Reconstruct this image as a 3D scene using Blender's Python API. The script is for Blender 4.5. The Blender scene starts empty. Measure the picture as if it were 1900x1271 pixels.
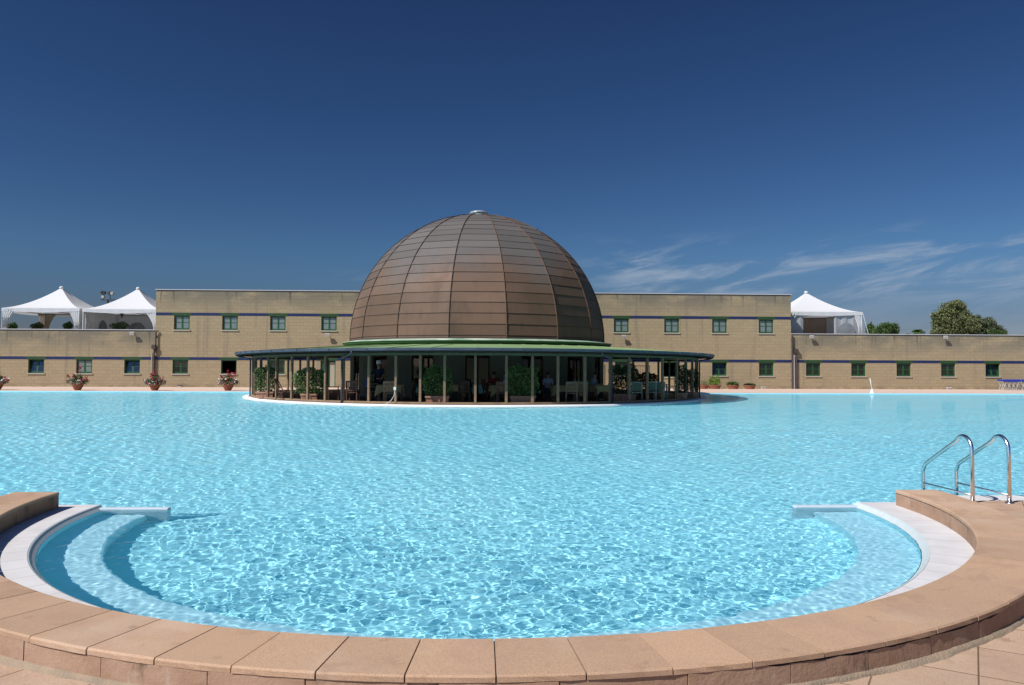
import bpy, math, random
import numpy as np
from mathutils import Vector, Matrix
from mathutils.geometry import tessellate_polygon

sc = bpy.context.scene
COL = sc.collection
R = math.radians
random.seed(7)

# ------------------------------------------------------------------ camera
FPX, HOR, YAW, ROLL, EYE = 1450.0, 680.0, R(2.4), R(0.24), 1.69
PITCH = math.atan((HOR - 635.5) / FPX)
_f = Vector((math.sin(YAW) * math.cos(PITCH), math.cos(YAW) * math.cos(PITCH), math.sin(PITCH)))
_r = Vector((math.cos(YAW), -math.sin(YAW), 0))
_u = _r.cross(_f)
_r2 = _r * math.cos(ROLL) + _u * math.sin(ROLL)
_u2 = -_r * math.sin(ROLL) + _u * math.cos(ROLL)
cam = bpy.data.objects.new('camera', bpy.data.cameras.new('camera'))
COL.objects.link(cam)
sc.camera = cam
_M = Matrix((_r2, _u2, -_f)).transposed().to_4x4()
_M.translation = (0, 0, EYE)
cam.matrix_world = _M
cam.data.sensor_width = 36
cam.data.lens = FPX / 1900 * 36
cam.data.clip_start = 0.05
cam.data.clip_end = 6000

# ------------------------------------------------------------------ sky and sun
SUN_EL, SUN_AZ = R(47), R(236)
w = bpy.data.worlds.new("World")
sc.world = w
w.use_nodes = True
nt = w.node_tree
N = nt.nodes.new
bg = nt.nodes['Background']
sky = N('ShaderNodeTexSky')
sky.sky_type = 'NISHITA'
sky.sun_disc = False
sky.sun_elevation = SUN_EL
sky.sun_rotation = SUN_AZ
sky.air_density = 1.0
sky.dust_density = 0.25
sky.ozone_density = 4.0
gam = N('ShaderNodeGamma'); gam.inputs[1].default_value = 1.55
tint = N('ShaderNodeMix'); tint.data_type = 'RGBA'; tint.blend_type = 'MULTIPLY'
tint.inputs[0].default_value = 1.0
nt.links.new(sky.outputs[0], gam.inputs[0])
nt.links.new(gam.outputs[0], tint.inputs[6])
# thin cirrus low in the sky on the right
tc = N('ShaderNodeTexCoord')
sep = N('ShaderNodeSeparateXYZ'); nt.links.new(tc.outputs['Generated'], sep.inputs[0])


def wm(op, a, b=None, c=None, clamp=False):
    n = N('ShaderNodeMath'); n.operation = op; n.use_clamp = clamp
    for i, v in enumerate((a, b, c)):
        if v is None: continue
        if isinstance(v, (int, float)): n.inputs[i].default_value = v
        else: nt.links.new(v, n.inputs[i])
    return n.outputs[0]


def wrange(v, a, b, c=0.0, d=1.0):
    n = N('ShaderNodeMapRange'); n.interpolation_type = 'SMOOTHSTEP'
    nt.links.new(v, n.inputs[0])
    for i, q in enumerate((a, b, c, d)): n.inputs[i + 1].default_value = q
    return n.outputs[0]


# deep polarised blue at right angles to the sun, brighter towards it
sdir = (math.cos(SUN_EL) * math.sin(SUN_AZ), math.cos(SUN_EL) * math.cos(SUN_AZ), math.sin(SUN_EL))
dotn = N('ShaderNodeVectorMath'); dotn.operation = 'DOT_PRODUCT'
nt.links.new(tc.outputs['Generated'], dotn.inputs[0]); dotn.inputs[1].default_value = sdir
pol_mix = N('ShaderNodeMix'); pol_mix.data_type = 'RGBA'
nt.links.new(wrange(dotn.outputs['Value'], 0.3, 0.85), pol_mix.inputs[0])
pol_mix.inputs[6].default_value = (0.146, 0.168, 0.189, 1)
pol_mix.inputs[7].default_value = (0.50, 0.50, 0.52, 1)
nt.links.new(pol_mix.outputs[2], tint.inputs[7])
hz = N('ShaderNodeMix'); hz.data_type = 'RGBA'; hz.blend_type = 'MULTIPLY'; hz.inputs[0].default_value = 1
hzc = N('ShaderNodeMix'); hzc.data_type = 'RGBA'
nt.links.new(wrange(sep.outputs[2], 0.035, 0.15), hzc.inputs[0])
hzc.inputs[6].default_value = (0.70, 0.60, 0.74, 1); hzc.inputs[7].default_value = (1, 1, 1, 1)
nt.links.new(tint.outputs[2], hz.inputs[6]); nt.links.new(hzc.outputs[2], hz.inputs[7])
az = wm('ARCTAN2', sep.outputs[0], sep.outputs[1])
el = wm('ARCSINE', sep.outputs[2])
slope = wm('MULTIPLY_ADD', az, -0.15, el)
comb = N('ShaderNodeCombineXYZ')
nt.links.new(az, comb.inputs[0]); nt.links.new(wm('MULTIPLY', slope, 5.5), comb.inputs[1])
n1 = N('ShaderNodeTexNoise'); n1.inputs['Scale'].default_value = 7.0; n1.inputs['Detail'].default_value = 9
n1.inputs['Roughness'].default_value = 0.62; n1.inputs['Distortion'].default_value = 0.5
nt.links.new(comb.outputs[0], n1.inputs['Vector'])
mask = wm('MULTIPLY', wrange(el, R(3.5), R(6.0)), wrange(el, R(10.0), R(7.2)))
mask = wm('MULTIPLY', mask, wrange(az, R(5.0), R(13.0)))
cl = wm('MULTIPLY', wrange(n1.outputs[0], 0.45, 0.70), mask)
# a small puff of cloud left of the dome and faint veil near the horizon on the right
m2 = wm('MULTIPLY', wrange(az, R(-12.0), R(-8.0)), wrange(az, R(-3.5), R(-6.5)))
m2 = wm('MULTIPLY', m2, wrange(el, R(7.2), R(5.6)))
cl2 = wm('MULTIPLY', wrange(n1.outputs[0], 0.47, 0.75), m2)
m3 = wm('MULTIPLY', wrange(az, R(12.0), R(30.0)), wrange(el, R(8.0), R(1.0)))
cl3 = wm('MULTIPLY', wrange(n1.outputs[0], 0.25, 0.75), m3)
call = wm('ADD', wm('ADD', wm('MULTIPLY', cl, 0.75), wm('MULTIPLY', cl2, 0.5)), wm('MULTIPLY', cl3, 0.35), clamp=True)
cmix = N('ShaderNodeMix'); cmix.data_type = 'RGBA'
nt.links.new(call, cmix.inputs[0])
nt.links.new(hz.outputs[2], cmix.inputs[6])
cmix.inputs[7].default_value = (3.4, 4.1, 5.2, 1)
nt.links.new(cmix.outputs[2], bg.inputs[0])
bg.inputs[1].default_value = 0.082

sun = bpy.data.lights.new('sun', 'SUN')
sun.energy = 5.0
sun.angle = R(0.5)
sun.color = (1.0, 0.97, 0.93)
sun.cycles.is_caustics_light = True        # real refracted sunlight on the pool floor
suno = bpy.data.objects.new('sun', sun)
COL.objects.link(suno)
to_sun = Vector((math.cos(SUN_EL) * math.sin(SUN_AZ), math.cos(SUN_EL) * math.cos(SUN_AZ), math.sin(SUN_EL)))
suno.rotation_euler = (-to_sun).to_track_quat('-Z', 'Y').to_euler()
suno.location = (0, 0, 40)

sc.view_settings.view_transform = 'Standard'
sc.view_settings.look = 'None'
sc.view_settings.exposure = 0.30
sc.view_settings.gamma = 1
sc.cycles.max_bounces = 8
sc.cycles.transparent_max_bounces = 12
sc.cycles.use_denoising = True


# ------------------------------------------------------------------ helpers
def P(x, y, Y=None, z=None):
    """the world point on the plane Y=const or z=const that a measured photo position stands for"""
    a, b = (x - 950) / FPX, -(y - 635.5) / FPX
    d = _r2 * a + _u2 * b + _f
    t = (Y / d.y) if Y is not None else (z - EYE) / d.z
    return Vector((0, 0, EYE)) + d * t


def tag(o, label=None, cat=None, group=None, kind=None):
    if label: o['label'] = label
    if cat: o['category'] = cat
    if group: o['group'] = group
    if kind: o['kind'] = kind
    return o


def thing(name, label, cat, loc=(0, 0, 0), rz=0, group=None):
    o = bpy.data.objects.new(name, None); COL.objects.link(o)
    o.empty_display_size = 0.2
    o.location = loc; o.rotation_euler = (0, 0, rz)
    return tag(o, label, cat, group)


def copy_tree(o, parent=None):
    c = o.copy(); COL.objects.link(c); c.parent = parent
    for ch in list(o.children): copy_tree(ch, c)
    return c


class MB:
    def __init__(s): s.v = []; s.f = []

    def add(s, vs, fs):
        n = len(s.v); s.v += [tuple(q) for q in vs]; s.f += [tuple(i + n for i in f) for f in fs]
        return s

    def box(s, x0, x1, y0, y1, z0, z1):
        return s.add([(x0, y0, z0), (x1, y0, z0), (x1, y1, z0), (x0, y1, z0), (x0, y0, z1), (x1, y0, z1), (x1, y1, z1), (x0, y1, z1)],
                     [(0, 3, 2, 1), (4, 5, 6, 7), (0, 1, 5, 4), (1, 2, 6, 5), (2, 3, 7, 6), (3, 0, 4, 7)])

    def beam(s, a, b, w, h=None, up=(0, 0, 1)):
        a, b = Vector(a), Vector(b); h = h or w
        d = (b - a).normalized(); up = Vector(up)
        if abs(d.dot(up)) > .98: up = Vector((0, 1, 0))
        x = d.cross(up).normalized() * w / 2; y = x.cross(d).normalized() * h / 2
        q = [a - x - y, a + x - y, a + x + y, a - x + y, b - x - y, b + x - y, b + x + y, b - x + y]
        return s.add(q, [(0, 1, 2, 3), (7, 6, 5, 4), (0, 4, 5, 1), (1, 5, 6, 2), (2, 6, 7, 3), (3, 7, 4, 0)])

    def tube(s, pts, r, n=10, cap=True):
        pts = [Vector(p) for p in pts]; rs = r if isinstance(r, (list, tuple)) else [r] * len(pts)
        base = len(s.v); prev = None
        for i, p in enumerate(pts):
            d = (pts[min(i + 1, len(pts) - 1)] - pts[max(i - 1, 0)]).normalized()
            if prev is None:
                prev = d.orthogonal().normalized()
            x = (prev - d * prev.dot(d)).normalized(); prev = x; y = d.cross(x)
            for k in range(n):
                a = 2 * math.pi * k / n
                s.v.append(tuple(p + (x * math.cos(a) + y * math.sin(a)) * rs[i]))
        for i in range(len(pts) - 1):
            for k in range(n):
                k2 = (k + 1) % n; q = base + i * n
                s.f.append((q + k, q + k2, q + n + k2, q + n + k))
        if cap:
            s.f.append(tuple(base + k for k in reversed(range(n))))
            s.f.append(tuple(base + (len(pts) - 1) * n + k for k in range(n)))
        return s

    def lathe(s, prof, n=24, c=(0, 0), a0=0, a1=360, close=True):
        base = len(s.v); full = abs(a1 - a0) >= 360; m = n if full else n + 1
        for j in range(m):
            a = R(a0 + (a1 - a0) * j / n)
            for r, z in prof: s.v.append((c[0] + r * math.cos(a), c[1] + r * math.sin(a), z))
        k = len(prof)
        for j in range(n):
            j2 = (j + 1) % m
            for i in range(k - 1):
                s.f.append((base + j * k + i, base + j2 * k + i, base + j2 * k + i + 1, base + j * k + i + 1))
        return s

    def poly(s, pts, z0, z1=None):
        """flat polygon at z0 (prism down to z1 when given)"""
        tri = tessellate_polygon([[Vector((p[0], p[1], 0)) for p in pts]])
        n = len(pts)
        def up(t):
            a, b, c = [pts[i] for i in t]
            return (b[0] - a[0]) * (c[1] - a[1]) - (b[1] - a[1]) * (c[0] - a[0]) > 0
        s.add([(p[0], p[1], z0) for p in pts], [t if up(t) else tuple(reversed(t)) for t in tri])
        if z1 is not None:
            s.add([(p[0], p[1], z0) for p in pts] + [(p[0], p[1], z1) for p in pts],
                  [(i, (i + 1) % n, n + (i + 1) % n, n + i) for i in range(n)])
        return s

    def build(s, name, mat, parent=None, smooth=False, bevel=0, loc=None):
        me = bpy.data.meshes.new(name); me.from_pydata(s.v, [], s.f); me.update()
        me.materials.append(mat)
        if smooth:
            for p in me.polygons: p.use_smooth = True
        o = bpy.data.objects.new(name, me); COL.objects.link(o)
        if parent: o.parent = parent
        if loc: o.location = loc
        if bevel:
            b = o.modifiers.new('bevel', 'BEVEL'); b.width = bevel; b.segments = 2; b.limit_method = 'ANGLE'
        return o


def fast_mesh(name, V, F, mat, parent=None, smooth=False):
    me = bpy.data.meshes.new(name)
    V = np.asarray(V, dtype=np.float32); F = np.asarray(F, dtype=np.int32); k = F.shape[1]
    me.vertices.add(len(V)); me.vertices.foreach_set('co', V.ravel())
    me.loops.add(F.size); me.loops.foreach_set('vertex_index', F.ravel())
    me.polygons.add(len(F)); me.polygons.foreach_set('loop_start', np.arange(0, F.size, k).astype(np.int32))
    me.polygons.foreach_set('use_smooth', np.full(len(F), smooth))
    me.update(calc_edges=True); me.validate()
    me.materials.append(mat)
    o = bpy.data.objects.new(name, me); COL.objects.link(o)
    if parent: o.parent = parent
    return o


def leaves(name, C3, size, mat, parent, seed=0, asp=0.5):
    """many leaf-shaped faces at the given points"""
    g = np.random.default_rng(seed); C3 = np.asarray(C3); n = len(C3)
    a = g.normal(size=(n, 3)); a /= np.linalg.norm(a, axis=1)[:, None]
    b = g.normal(size=(n, 3)); b -= a * (a * b).sum(1)[:, None]; b /= np.linalg.norm(b, axis=1)[:, None]
    sz = size * g.uniform(.6, 1.4, n)[:, None]
    V = np.stack([C3 - a * sz, C3 - b * sz * asp, C3 + a * sz, C3 + b * sz * asp], 1).reshape(-1, 3)
    return fast_mesh(name, V, np.arange(4 * n).reshape(-1, 4), mat, parent)


# ------------------------------------------------------------------ materials
ALB = 0.82      # all paints, stones and leaves are set against the exposure above
def mk(name, col, rough=.8, spec=.25, metal=0, noise=None, bump=None, var=None):
    col = tuple(c * ALB for c in col)
    if noise: noise = (noise[0], noise[1], tuple(c * ALB for c in noise[2]))
    """noise=(scale, amount, colour2) mixes towards colour2; bump=(scale, strength); var = per-face-island brightness spread"""
    m = bpy.data.materials.new(name); m.use_nodes = True; t = m.node_tree; b = t.nodes['Principled BSDF']
    b.inputs['Roughness'].default_value = rough; b.inputs['Specular IOR Level'].default_value = spec
    b.inputs['Metallic'].default_value = metal; b.inputs['Base Color'].default_value = (*col, 1)
    out = None
    tcn = t.nodes.new('ShaderNodeTexCoord')
    if noise:
        nz = t.nodes.new('ShaderNodeTexNoise'); nz.inputs['Scale'].default_value = noise[0]; nz.inputs['Detail'].default_value = 6
        t.links.new(tcn.outputs['Object'], nz.inputs['Vector'])
        mr = t.nodes.new('ShaderNodeMapRange'); mr.inputs[1].default_value = .35; mr.inputs[2].default_value = .65
        mr.inputs[4].default_value = noise[1]; t.links.new(nz.outputs[0], mr.inputs[0])
        mx = t.nodes.new('ShaderNodeMix'); mx.data_type = 'RGBA'; mx.inputs[6].default_value = (*col, 1); mx.inputs[7].default_value = (*noise[2], 1)
        t.links.new(mr.outputs[0], mx.inputs[0]); out = mx.outputs[2]
    if var:
        ge = t.nodes.new('ShaderNodeNewGeometry'); mr = t.nodes.new('ShaderNodeMapRange')
        mr.inputs[3].default_value = 1 - var; mr.inputs[4].default_value = 1 + var
        t.links.new(ge.outputs['Random Per Island'], mr.inputs[0])
        vm = t.nodes.new('ShaderNodeVectorMath'); vm.operation = 'SCALE'
        if out: t.links.new(out, vm.inputs[0])
        else: vm.inputs[0].default_value = col
        t.links.new(mr.outputs[0], vm.inputs['Scale']); out = vm.outputs[0]
    if out: t.links.new(out, b.inputs['Base Color'])
    if bump:
        nz = t.nodes.new('ShaderNodeTexNoise'); nz.inputs['Scale'].default_value = bump[0]; nz.inputs['Detail'].default_value = 5
        t.links.new(tcn.outputs['Object'], nz.inputs['Vector'])
        bp = t.nodes.new('ShaderNodeBump'); bp.inputs['Strength'].default_value = bump[1]; bp.inputs['Distance'].default_value = .01
        t.links.new(nz.outputs[0], bp.inputs['Height']); t.links.new(bp.outputs[0], b.inputs['Normal'])
    return m


class G:
    """tiny node-graph helper"""
    def __init__(s, name):
        s.m = bpy.data.materials.new(name); s.m.use_nodes = True; s.t = s.m.node_tree; s.b = s.t.nodes['Principled BSDF']
        s.tc = s.t.nodes.new('ShaderNodeTexCoord')

    def n(s, ty, **k):
        q = s.t.nodes.new(ty)
        for a, v in k.items(): setattr(q, a, v)
        return q

    def set(s, sock, v):
        if isinstance(v, bpy.types.NodeSocket): s.t.links.new(v, sock)
        elif isinstance(v, tuple) and len(v) == 3 and sock.type == 'RGBA': sock.default_value = (*v, 1)
        else: sock.default_value = v

    def math(s, op, a, b=0.0, c=0.0, clamp=False):
        q = s.n('ShaderNodeMath', operation=op, use_clamp=clamp)
        for i, v in enumerate((a, b, c)): s.set(q.inputs[i], v)
        return q.outputs[0]

    def rng(s, v, a, b, c=0.0, d=1.0, smooth=True):
        q = s.n('ShaderNodeMapRange', interpolation_type='SMOOTHSTEP' if smooth else 'LINEAR')
        for i, x in enumerate((v, a, b, c, d)): s.set(q.inputs[i], x)
        return q.outputs[0]

    def mix(s, f, a, b, blend='MIX'):
        q = s.n('ShaderNodeMix', data_type='RGBA', blend_type=blend)
        s.set(q.inputs[0], f); s.set(q.inputs[6], a); s.set(q.inputs[7], b)
        return q.outputs[2]

    def map(s, v=None, scale=(1, 1, 1), loc=(0, 0, 0), rot=(0, 0, 0)):
        q = s.n('ShaderNodeMapping'); s.set(q.inputs[0], v or s.tc.outputs['Object'])
        q.inputs['Scale'].default_value = scale; q.inputs['Location'].default_value = loc; q.inputs['Rotation'].default_value = rot
        return q.outputs[0]

    def noise(s, v=None, scale=5, detail=5, rough=.55, dist=0):
        q = s.n('ShaderNodeTexNoise'); s.set(q.inputs['Vector'], v or s.tc.outputs['Object'])
        q.inputs['Scale'].default_value = scale; q.inputs['Detail'].default_value = detail
        q.inputs['Roughness'].default_value = rough; q.inputs['Distortion'].default_value = dist
        return q.outputs[0]

    def sep(s, v=None):
        q = s.n('ShaderNodeSeparateXYZ'); s.set(q.inputs[0], v or s.tc.outputs['Object']); return q.outputs

    def comb(s, x=0.0, y=0.0, z=0.0):
        q = s.n('ShaderNodeCombineXYZ')
        for i, v in enumerate((x, y, z)): s.set(q.inputs[i], v)
        return q.outputs[0]

    def bump(s, h, st=.3, dist=.01):
        q = s.n('ShaderNodeBump'); q.inputs['Strength'].default_value = st; q.inputs['Distance'].default_value = dist
        s.set(q.inputs['Height'], h); s.t.links.new(q.outputs[0], s.b.inputs['Normal'])

    def done(s, col, rough=.8, spec=.25, metal=0.0, alb=None):
        k = ALB if alb is None else alb
        if k != 1: col = s.mix(1.0, col, (k, k, k), 'MULTIPLY')
        s.set(s.b.inputs['Base Color'], col); s.set(s.b.inputs['Roughness'], rough)
        s.set(s.b.inputs['Specular IOR Level'], spec); s.set(s.b.inputs['Metallic'], metal)
        return s.m


def block_wall(name, ztop, toned=1.0):
    """sandy concrete blockwork with runs of dirt below the coping"""
    g = G(name); x, y, z = g.sep()[:3]
    v = g.comb(g.math('ADD', x, y), z, 0.0)
    br = g.n('ShaderNodeTexBrick'); br.offset = .5
    g.set(br.inputs['Vector'], v)
    br.inputs['Scale'].default_value = 1; br.inputs['Brick Width'].default_value = .5; br.inputs['Row Height'].default_value = .25
    br.inputs['Mortar Size'].default_value = .012; br.inputs['Mortar Smooth'].default_value = .3; br.inputs['Bias'].default_value = 0
    g.set(br.inputs['Color1'], (0.405, 0.315, 0.188)); g.set(br.inputs['Color2'], (0.37, 0.287, 0.172)); g.set(br.inputs['Mortar'], (0.295, 0.228, 0.14))
    c = br.outputs[0]
    # some paler rows and blocks
    pale = g.noise(g.map(v, (0.55, 4.0, 1)), 1.3, 3)
    c = g.mix(g.rng(pale, .55, .75, 0, .35), c, (0.44, .37, .26))
    # grey weathering high on the wall
    wx = g.noise(g.map(v, (.35, .8, 1)), 1.2, 6, .6)
    hi = g.rng(z, ztop - 2.3, ztop - .1)
    c = g.mix(g.math('MULTIPLY', g.math('MULTIPLY', g.rng(wx, .30, .58), hi), .85), c, (0.185, .165, .125))
    st = g.noise(g.map(v, (2.3, .16, 1)), 1.0, 5, .6, .3)
    near = g.rng(z, ztop - 1.6, ztop - .05)
    c = g.mix(g.math('MULTIPLY', g.math('MULTIPLY', g.rng(st, .56, .70), near), .8), c, (0.075, .07, .06))
    st2 = g.noise(g.map(v, (1.9, .12, 1), (7, 3, 0)), 1.0, 4)
    c = g.mix(g.rng(st2, .55, .75, 0, .42), c, (0.17, .15, .12))
    foot = g.noise(g.map(v, (1.0, 2.0, 1)), 1.5, 5)
    c = g.mix(g.math('MULTIPLY', g.rng(z, .4, .0), g.rng(foot, .4, .65, 0, .6)), c, (0.16, .12, .09))
    g.bump(g.math('ADD', br.outputs[1], g.math('MULTIPLY', g.noise(scale=40, detail=3), -.4)), .5, -.006)
    return g.done(c, .9, .15)


def terracotta_slab(name, base=(0.50, 0.325, 0.205), joints=None):
    g = G(name)
    fine = g.noise(scale=170, detail=3, rough=.7)
    mid = g.noise(scale=2.2, detail=6, rough=.6)
    c = g.mix(g.rng(fine, .35, .65), tuple(k * .80 for k in base), tuple(min(1, k * 1.2) for k in base))
    c = g.mix(g.rng(mid, .42, .7, 0, .5), c, (0.40, .25, .18))
    pal = g.noise(g.map(scale=(1, 1, 1), loc=(8, 3, 1)), 1.1, 5, .6)
    c = g.mix(g.rng(pal, .48, .72, 0, .6), c, (0.58, .43, .31))
    sp = g.noise(scale=420, detail=1)
    c = g.mix(g.rng(sp, .66, .72, 0, .5), c, (0.22, .14, .09))
    st = g.noise(g.map(scale=(1, 1, 1), loc=(3, 1, 5)), 6, 4)
    c = g.mix(g.rng(st, .64, .76, 0, .5), c, (0.27, .17, .11))
    wt = g.noise(g.map(scale=(1, 1, 1), loc=(1, 7, 2)), 1.9, 7, .7, .6)
    c = g.mix(g.rng(wt, .56, .62, 0, .28), c, (0.33, .20, .125))
    h = fine
    if joints:
        x, y, z = g.sep()[:3]
        br = g.n('ShaderNodeTexBrick'); br.offset = joints[2]
        g.set(br.inputs['Vector'], g.map(rot=(0, 0, joints[3])))
        br.inputs['Scale'].default_value = 1; br.inputs['Brick Width'].default_value = joints[0]; br.inputs['Row Height'].default_value = joints[1]
        br.inputs['Mortar Size'].default_value = .005; br.inputs['Mortar Smooth'].default_value = .1
        g.set(br.inputs['Color1'], (1., 1., 1.)); g.set(br.inputs['Color2'], (.86, .86, .86)); g.set(br.inputs['Mortar'], (.34, .30, .26))
        c = g.mix(1.0, c, br.outputs[0], 'MULTIPLY')
    else:
        ge = g.n('ShaderNodeNewGeometry')
        sc_ = g.rng(ge.outputs['Random Per Island'], 0, 1, .87, 1.06, False)
        c = g.mix(1.0, c, g.comb(sc_, sc_, sc_), 'MULTIPLY')
    g.bump(h, .25, .003)
    return g.done(c, .85, .2)


def riser_stone(name):
    g = G(name)
    a = g.noise(scale=3.0, detail=7, rough=.65)
    c = g.mix(g.rng(a, .35, .65), (0.36, .22, .14), (0.43, .28, .19))
    x, y, z = g.sep()[:3]
    d = g.noise(g.map(scale=(1, 1, .45), loc=(4, 2, 1)), 4.2, 6, .65)
    c = g.mix(g.rng(d, .57, .70, 0, .75), c, (0.11, .08, .06))
    s = g.noise(g.map(scale=(1, 1, .6), loc=(9, 2, 3)), 7, 5, .6)
    c = g.mix(g.rng(s, .60, .70, 0, .65), c, (0.46, .36, .27))
    b = g.noise(scale=30, detail=6, rough=.7)
    g.bump(b, .6, .01)
    return g.done(c, .9, .15)


def copper(name):
    g = G(name)
    ge = g.n('ShaderNodeNewGeometry'); ri = ge.outputs['Random Per Island']
    pos = g.sep(); z = pos[2]
    n = g.noise(g.map(scale=(.22, .22, .30)), 1.0, 4, .5)
    n2 = g.noise(g.map(scale=(1, 1, .3)), 2.0, 6, .6)
    c = g.mix(g.rng(n, .40, .62), (0.128, .080, .049), (0.168, .100, .065))
    c = g.mix(g.rng(n2, .5, .75, 0, .5), c, (0.09, .064, .045))
    # grey sky sheen of the upper rows, painted into the sheet colour
    up = g.math('ADD', z, g.math('MULTIPLY', g.noise(g.map(scale=(.25, .25, .12), loc=(4, 0, 0)), 1.0, 3), 7.0))
    c = g.mix(g.rng(up, 9.3, 12.0, 0, .9), c, (0.125, .116, .108))
    k = g.rng(ri, 0, 1, .86, 1.10, False)
    c = g.mix(1.0, c, g.comb(k, k, k), 'MULTIPLY')
    g.bump(g.noise(scale=1.3, detail=3), .25, .02)
    return g.done(c, g.rng(n2, .3, .7, .62, .72), .22, .0)


M = {}
M['wall_mid'] = block_wall('sandy_blockwork_tall', 7.5)
M['wall_wing'] = block_wall('sandy_blockwork_low', 4.4)
M['band'] = mk('blue_paint', (0.015, 0.025, 0.08), .5, noise=(8, .4, (0.03, .04, .17)))
M['green'] = mk('green_paint', (0.018, 0.085, 0.028), .45, .4, noise=(6, .5, (0.03, .11, .04)))
M['green_dull'] = mk('weathered_green_paint', (0.02, 0.065, 0.022), .6, .3, noise=(9, .6, (0.035, .07, .03)))
M['sill'] = mk('sill_stone', (0.46, .41, .33), .7, noise=(10, .5, (0.42, .38, .30)))
M['coping_metal'] = mk('pale_metal_coping', (0.62, .58, .56), .5, .4)
M['glass_dark'] = mk('window_glass_dark', (0.012, .016, .014), .03, 1.0)
M['glass_grey'] = mk('window_glass_blind', (0.19, .23, .215), .08, .8, noise=(3, .5, (0.13, .17, .16)), var=.4)
M['inside'] = mk('dark_room', (0.03, .028, .025), .9)
M['pipe_brown'] = mk('brown_pipe', (0.075, .05, .042), .5, .4)
M['pipe_grey'] = mk('grey_pipe', (0.33, .31, .29), .5, .4)
M['pipe_dark'] = mk('dark_blue_pipe', (0.035, .04, .055), .4, .5)
M['slab'] = terracotta_slab('terracotta_slab')
M['deck'] = terracotta_slab('terracotta_deck_tiles', (0.50, .345, .235), (0.5, .5, 0.0, R(33)))
M['riser'] = riser_stone('stained_terracotta_riser')
M['mortar'] = mk('old_mortar', (0.37, .27, .185), .95, noise=(9, .8, (0.25, .20, .14)), bump=(60, .8))
M['joint'] = mk('joint_mortar', (0.21, .16, .12), .9, noise=(30, .6, (0.3, .25, .2)))
M['copper'] = copper('weathered_copper_sheet')
M['seam'] = mk('dark_seam_metal', (0.055, .04, .03), .6, .3)
M['lap'] = mk('sheet_lap_edge', (0.07, .048, .034), .7, .2)
M['seam_red'] = mk('rusty_seam_metal', (0.16, .085, .05), .6, .3, .2)
M['cap'] = mk('pale_cap_metal', (0.40, .44, .46), .3, .5, .2)
M['roof_green'] = mk('light_green_roof_sheet', (0.225, .325, .15), .55, .3, noise=(.8, .5, (0.20, .31, .12)), bump=(4, .1))
M['skirt'] = mk('green_skirt_flashing', (0.50, .56, .46), .75, .3, noise=(.9, .9, (0.12, .25, .12)))
M['skirt_dark'] = mk('dark_green_drip_edge', (0.04, .115, .03), .5)
M['gutter'] = mk('blue_grey_gutter', (0.055, .065, .09), .5, .4, noise=(1.5, .5, (0.09, .11, .145)))
M['wood_post'] = mk('weathered_post_wood', (0.25, .165, .095), .8, .2, noise=(5, .7, (0.16, .105, .065)), bump=(30, .3))
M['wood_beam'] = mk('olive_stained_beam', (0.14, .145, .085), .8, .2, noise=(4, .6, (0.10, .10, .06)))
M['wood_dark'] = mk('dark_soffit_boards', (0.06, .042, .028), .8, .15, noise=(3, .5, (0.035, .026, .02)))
M['wood_sill'] = mk('base_beam_wood', (0.33, .22, .125), .8, .2, noise=(2, .7, (0.18, .12, .075)))
M['plaster'] = mk('olive_cream_plaster', (0.15, .148, .11), .85, noise=(2, .4, (0.12, .12, .09)))
M['pav_floor'] = mk('brown_tile_floor', (0.16, .09, .065), .6, .3, noise=(3, .5, (0.12, .07, .05)))
M['teak'] = mk('teak_wood', (0.12, .055, .03), .6, .3, noise=(8, .5, (0.08, .038, .02)))
M['oak'] = mk('light_oiled_wood', (0.25, .155, .08), .6, .3, noise=(8, .5, (0.18, .11, .06)))
def canvas(name, col, tr):
    m = mk(name, col, .75, .2); t = m.node_tree; b = t.nodes['Principled BSDF']; o = t.nodes['Material Output']
    tl = t.nodes.new('ShaderNodeBsdfTranslucent'); tl.inputs[0].default_value = (*(c * ALB for c in col), 1); mx = t.nodes.new('ShaderNodeMixShader'); mx.inputs[0].default_value = tr
    t.links.new(b.outputs[0], mx.inputs[1]); t.links.new(tl.outputs[0], mx.inputs[2]); t.links.new(mx.outputs[0], o.inputs[0]); return m


M['green_metal'] = mk('pale_green_chair_metal', (0.33, .37, .29), .45, .4)
M['green_mesh'] = mk('green_sling_fabric', (0.13, .165, .115), .8)
M['cloth'] = mk('yellow_tablecloth', (0.45, .34, .15), .85, noise=(5, .3, (0.48, .37, .16)))
M['terra'] = mk('terracotta_pot', (0.34, .13, .075), .8, .2, noise=(6, .6, (0.26, .10, .06)))
M['terra_box'] = mk('terracotta_planter', (0.52, .27, .17), .85, .2, noise=(7, .8, (0.36, .18, .12)))
M['leaf'] = mk('hedge_leaves', (0.075, .13, .028), .55, .35, var=.55)
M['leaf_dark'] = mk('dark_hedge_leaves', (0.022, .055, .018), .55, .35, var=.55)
M['leaf_olive'] = mk('olive_tree_leaves', (0.155, .175, .07), .6, .25, var=.5)
M['leaf_grey'] = mk('grey_green_tree_leaves', (0.10, .12, .062), .6, .25, var=.5)
M['leaf_pine'] = mk('deep_green_tree_leaves', (0.07, .12, .035), .6, .25, var=.5)
M['leaf_lime'] = mk('lime_bush_leaves', (0.16, .26, .035), .55, .3, var=.45)
M['bark'] = mk('tree_bark', (0.10, .075, .055), .9, noise=(6, .6, (0.06, .045, .035)))
M['fl_red'] = mk('red_petals', (0.42, .012, .045), .6, var=.5)
M['fl_white'] = mk('white_petals', (0.80, .74, .70), .6, var=.2)
M['fl_rose'] = mk('rose_petals', (0.55, .16, .22), .6, var=.5)
M['fl_pink'] = mk('pink_petals', (0.62, .10, .30), .6, var=.4)
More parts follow.
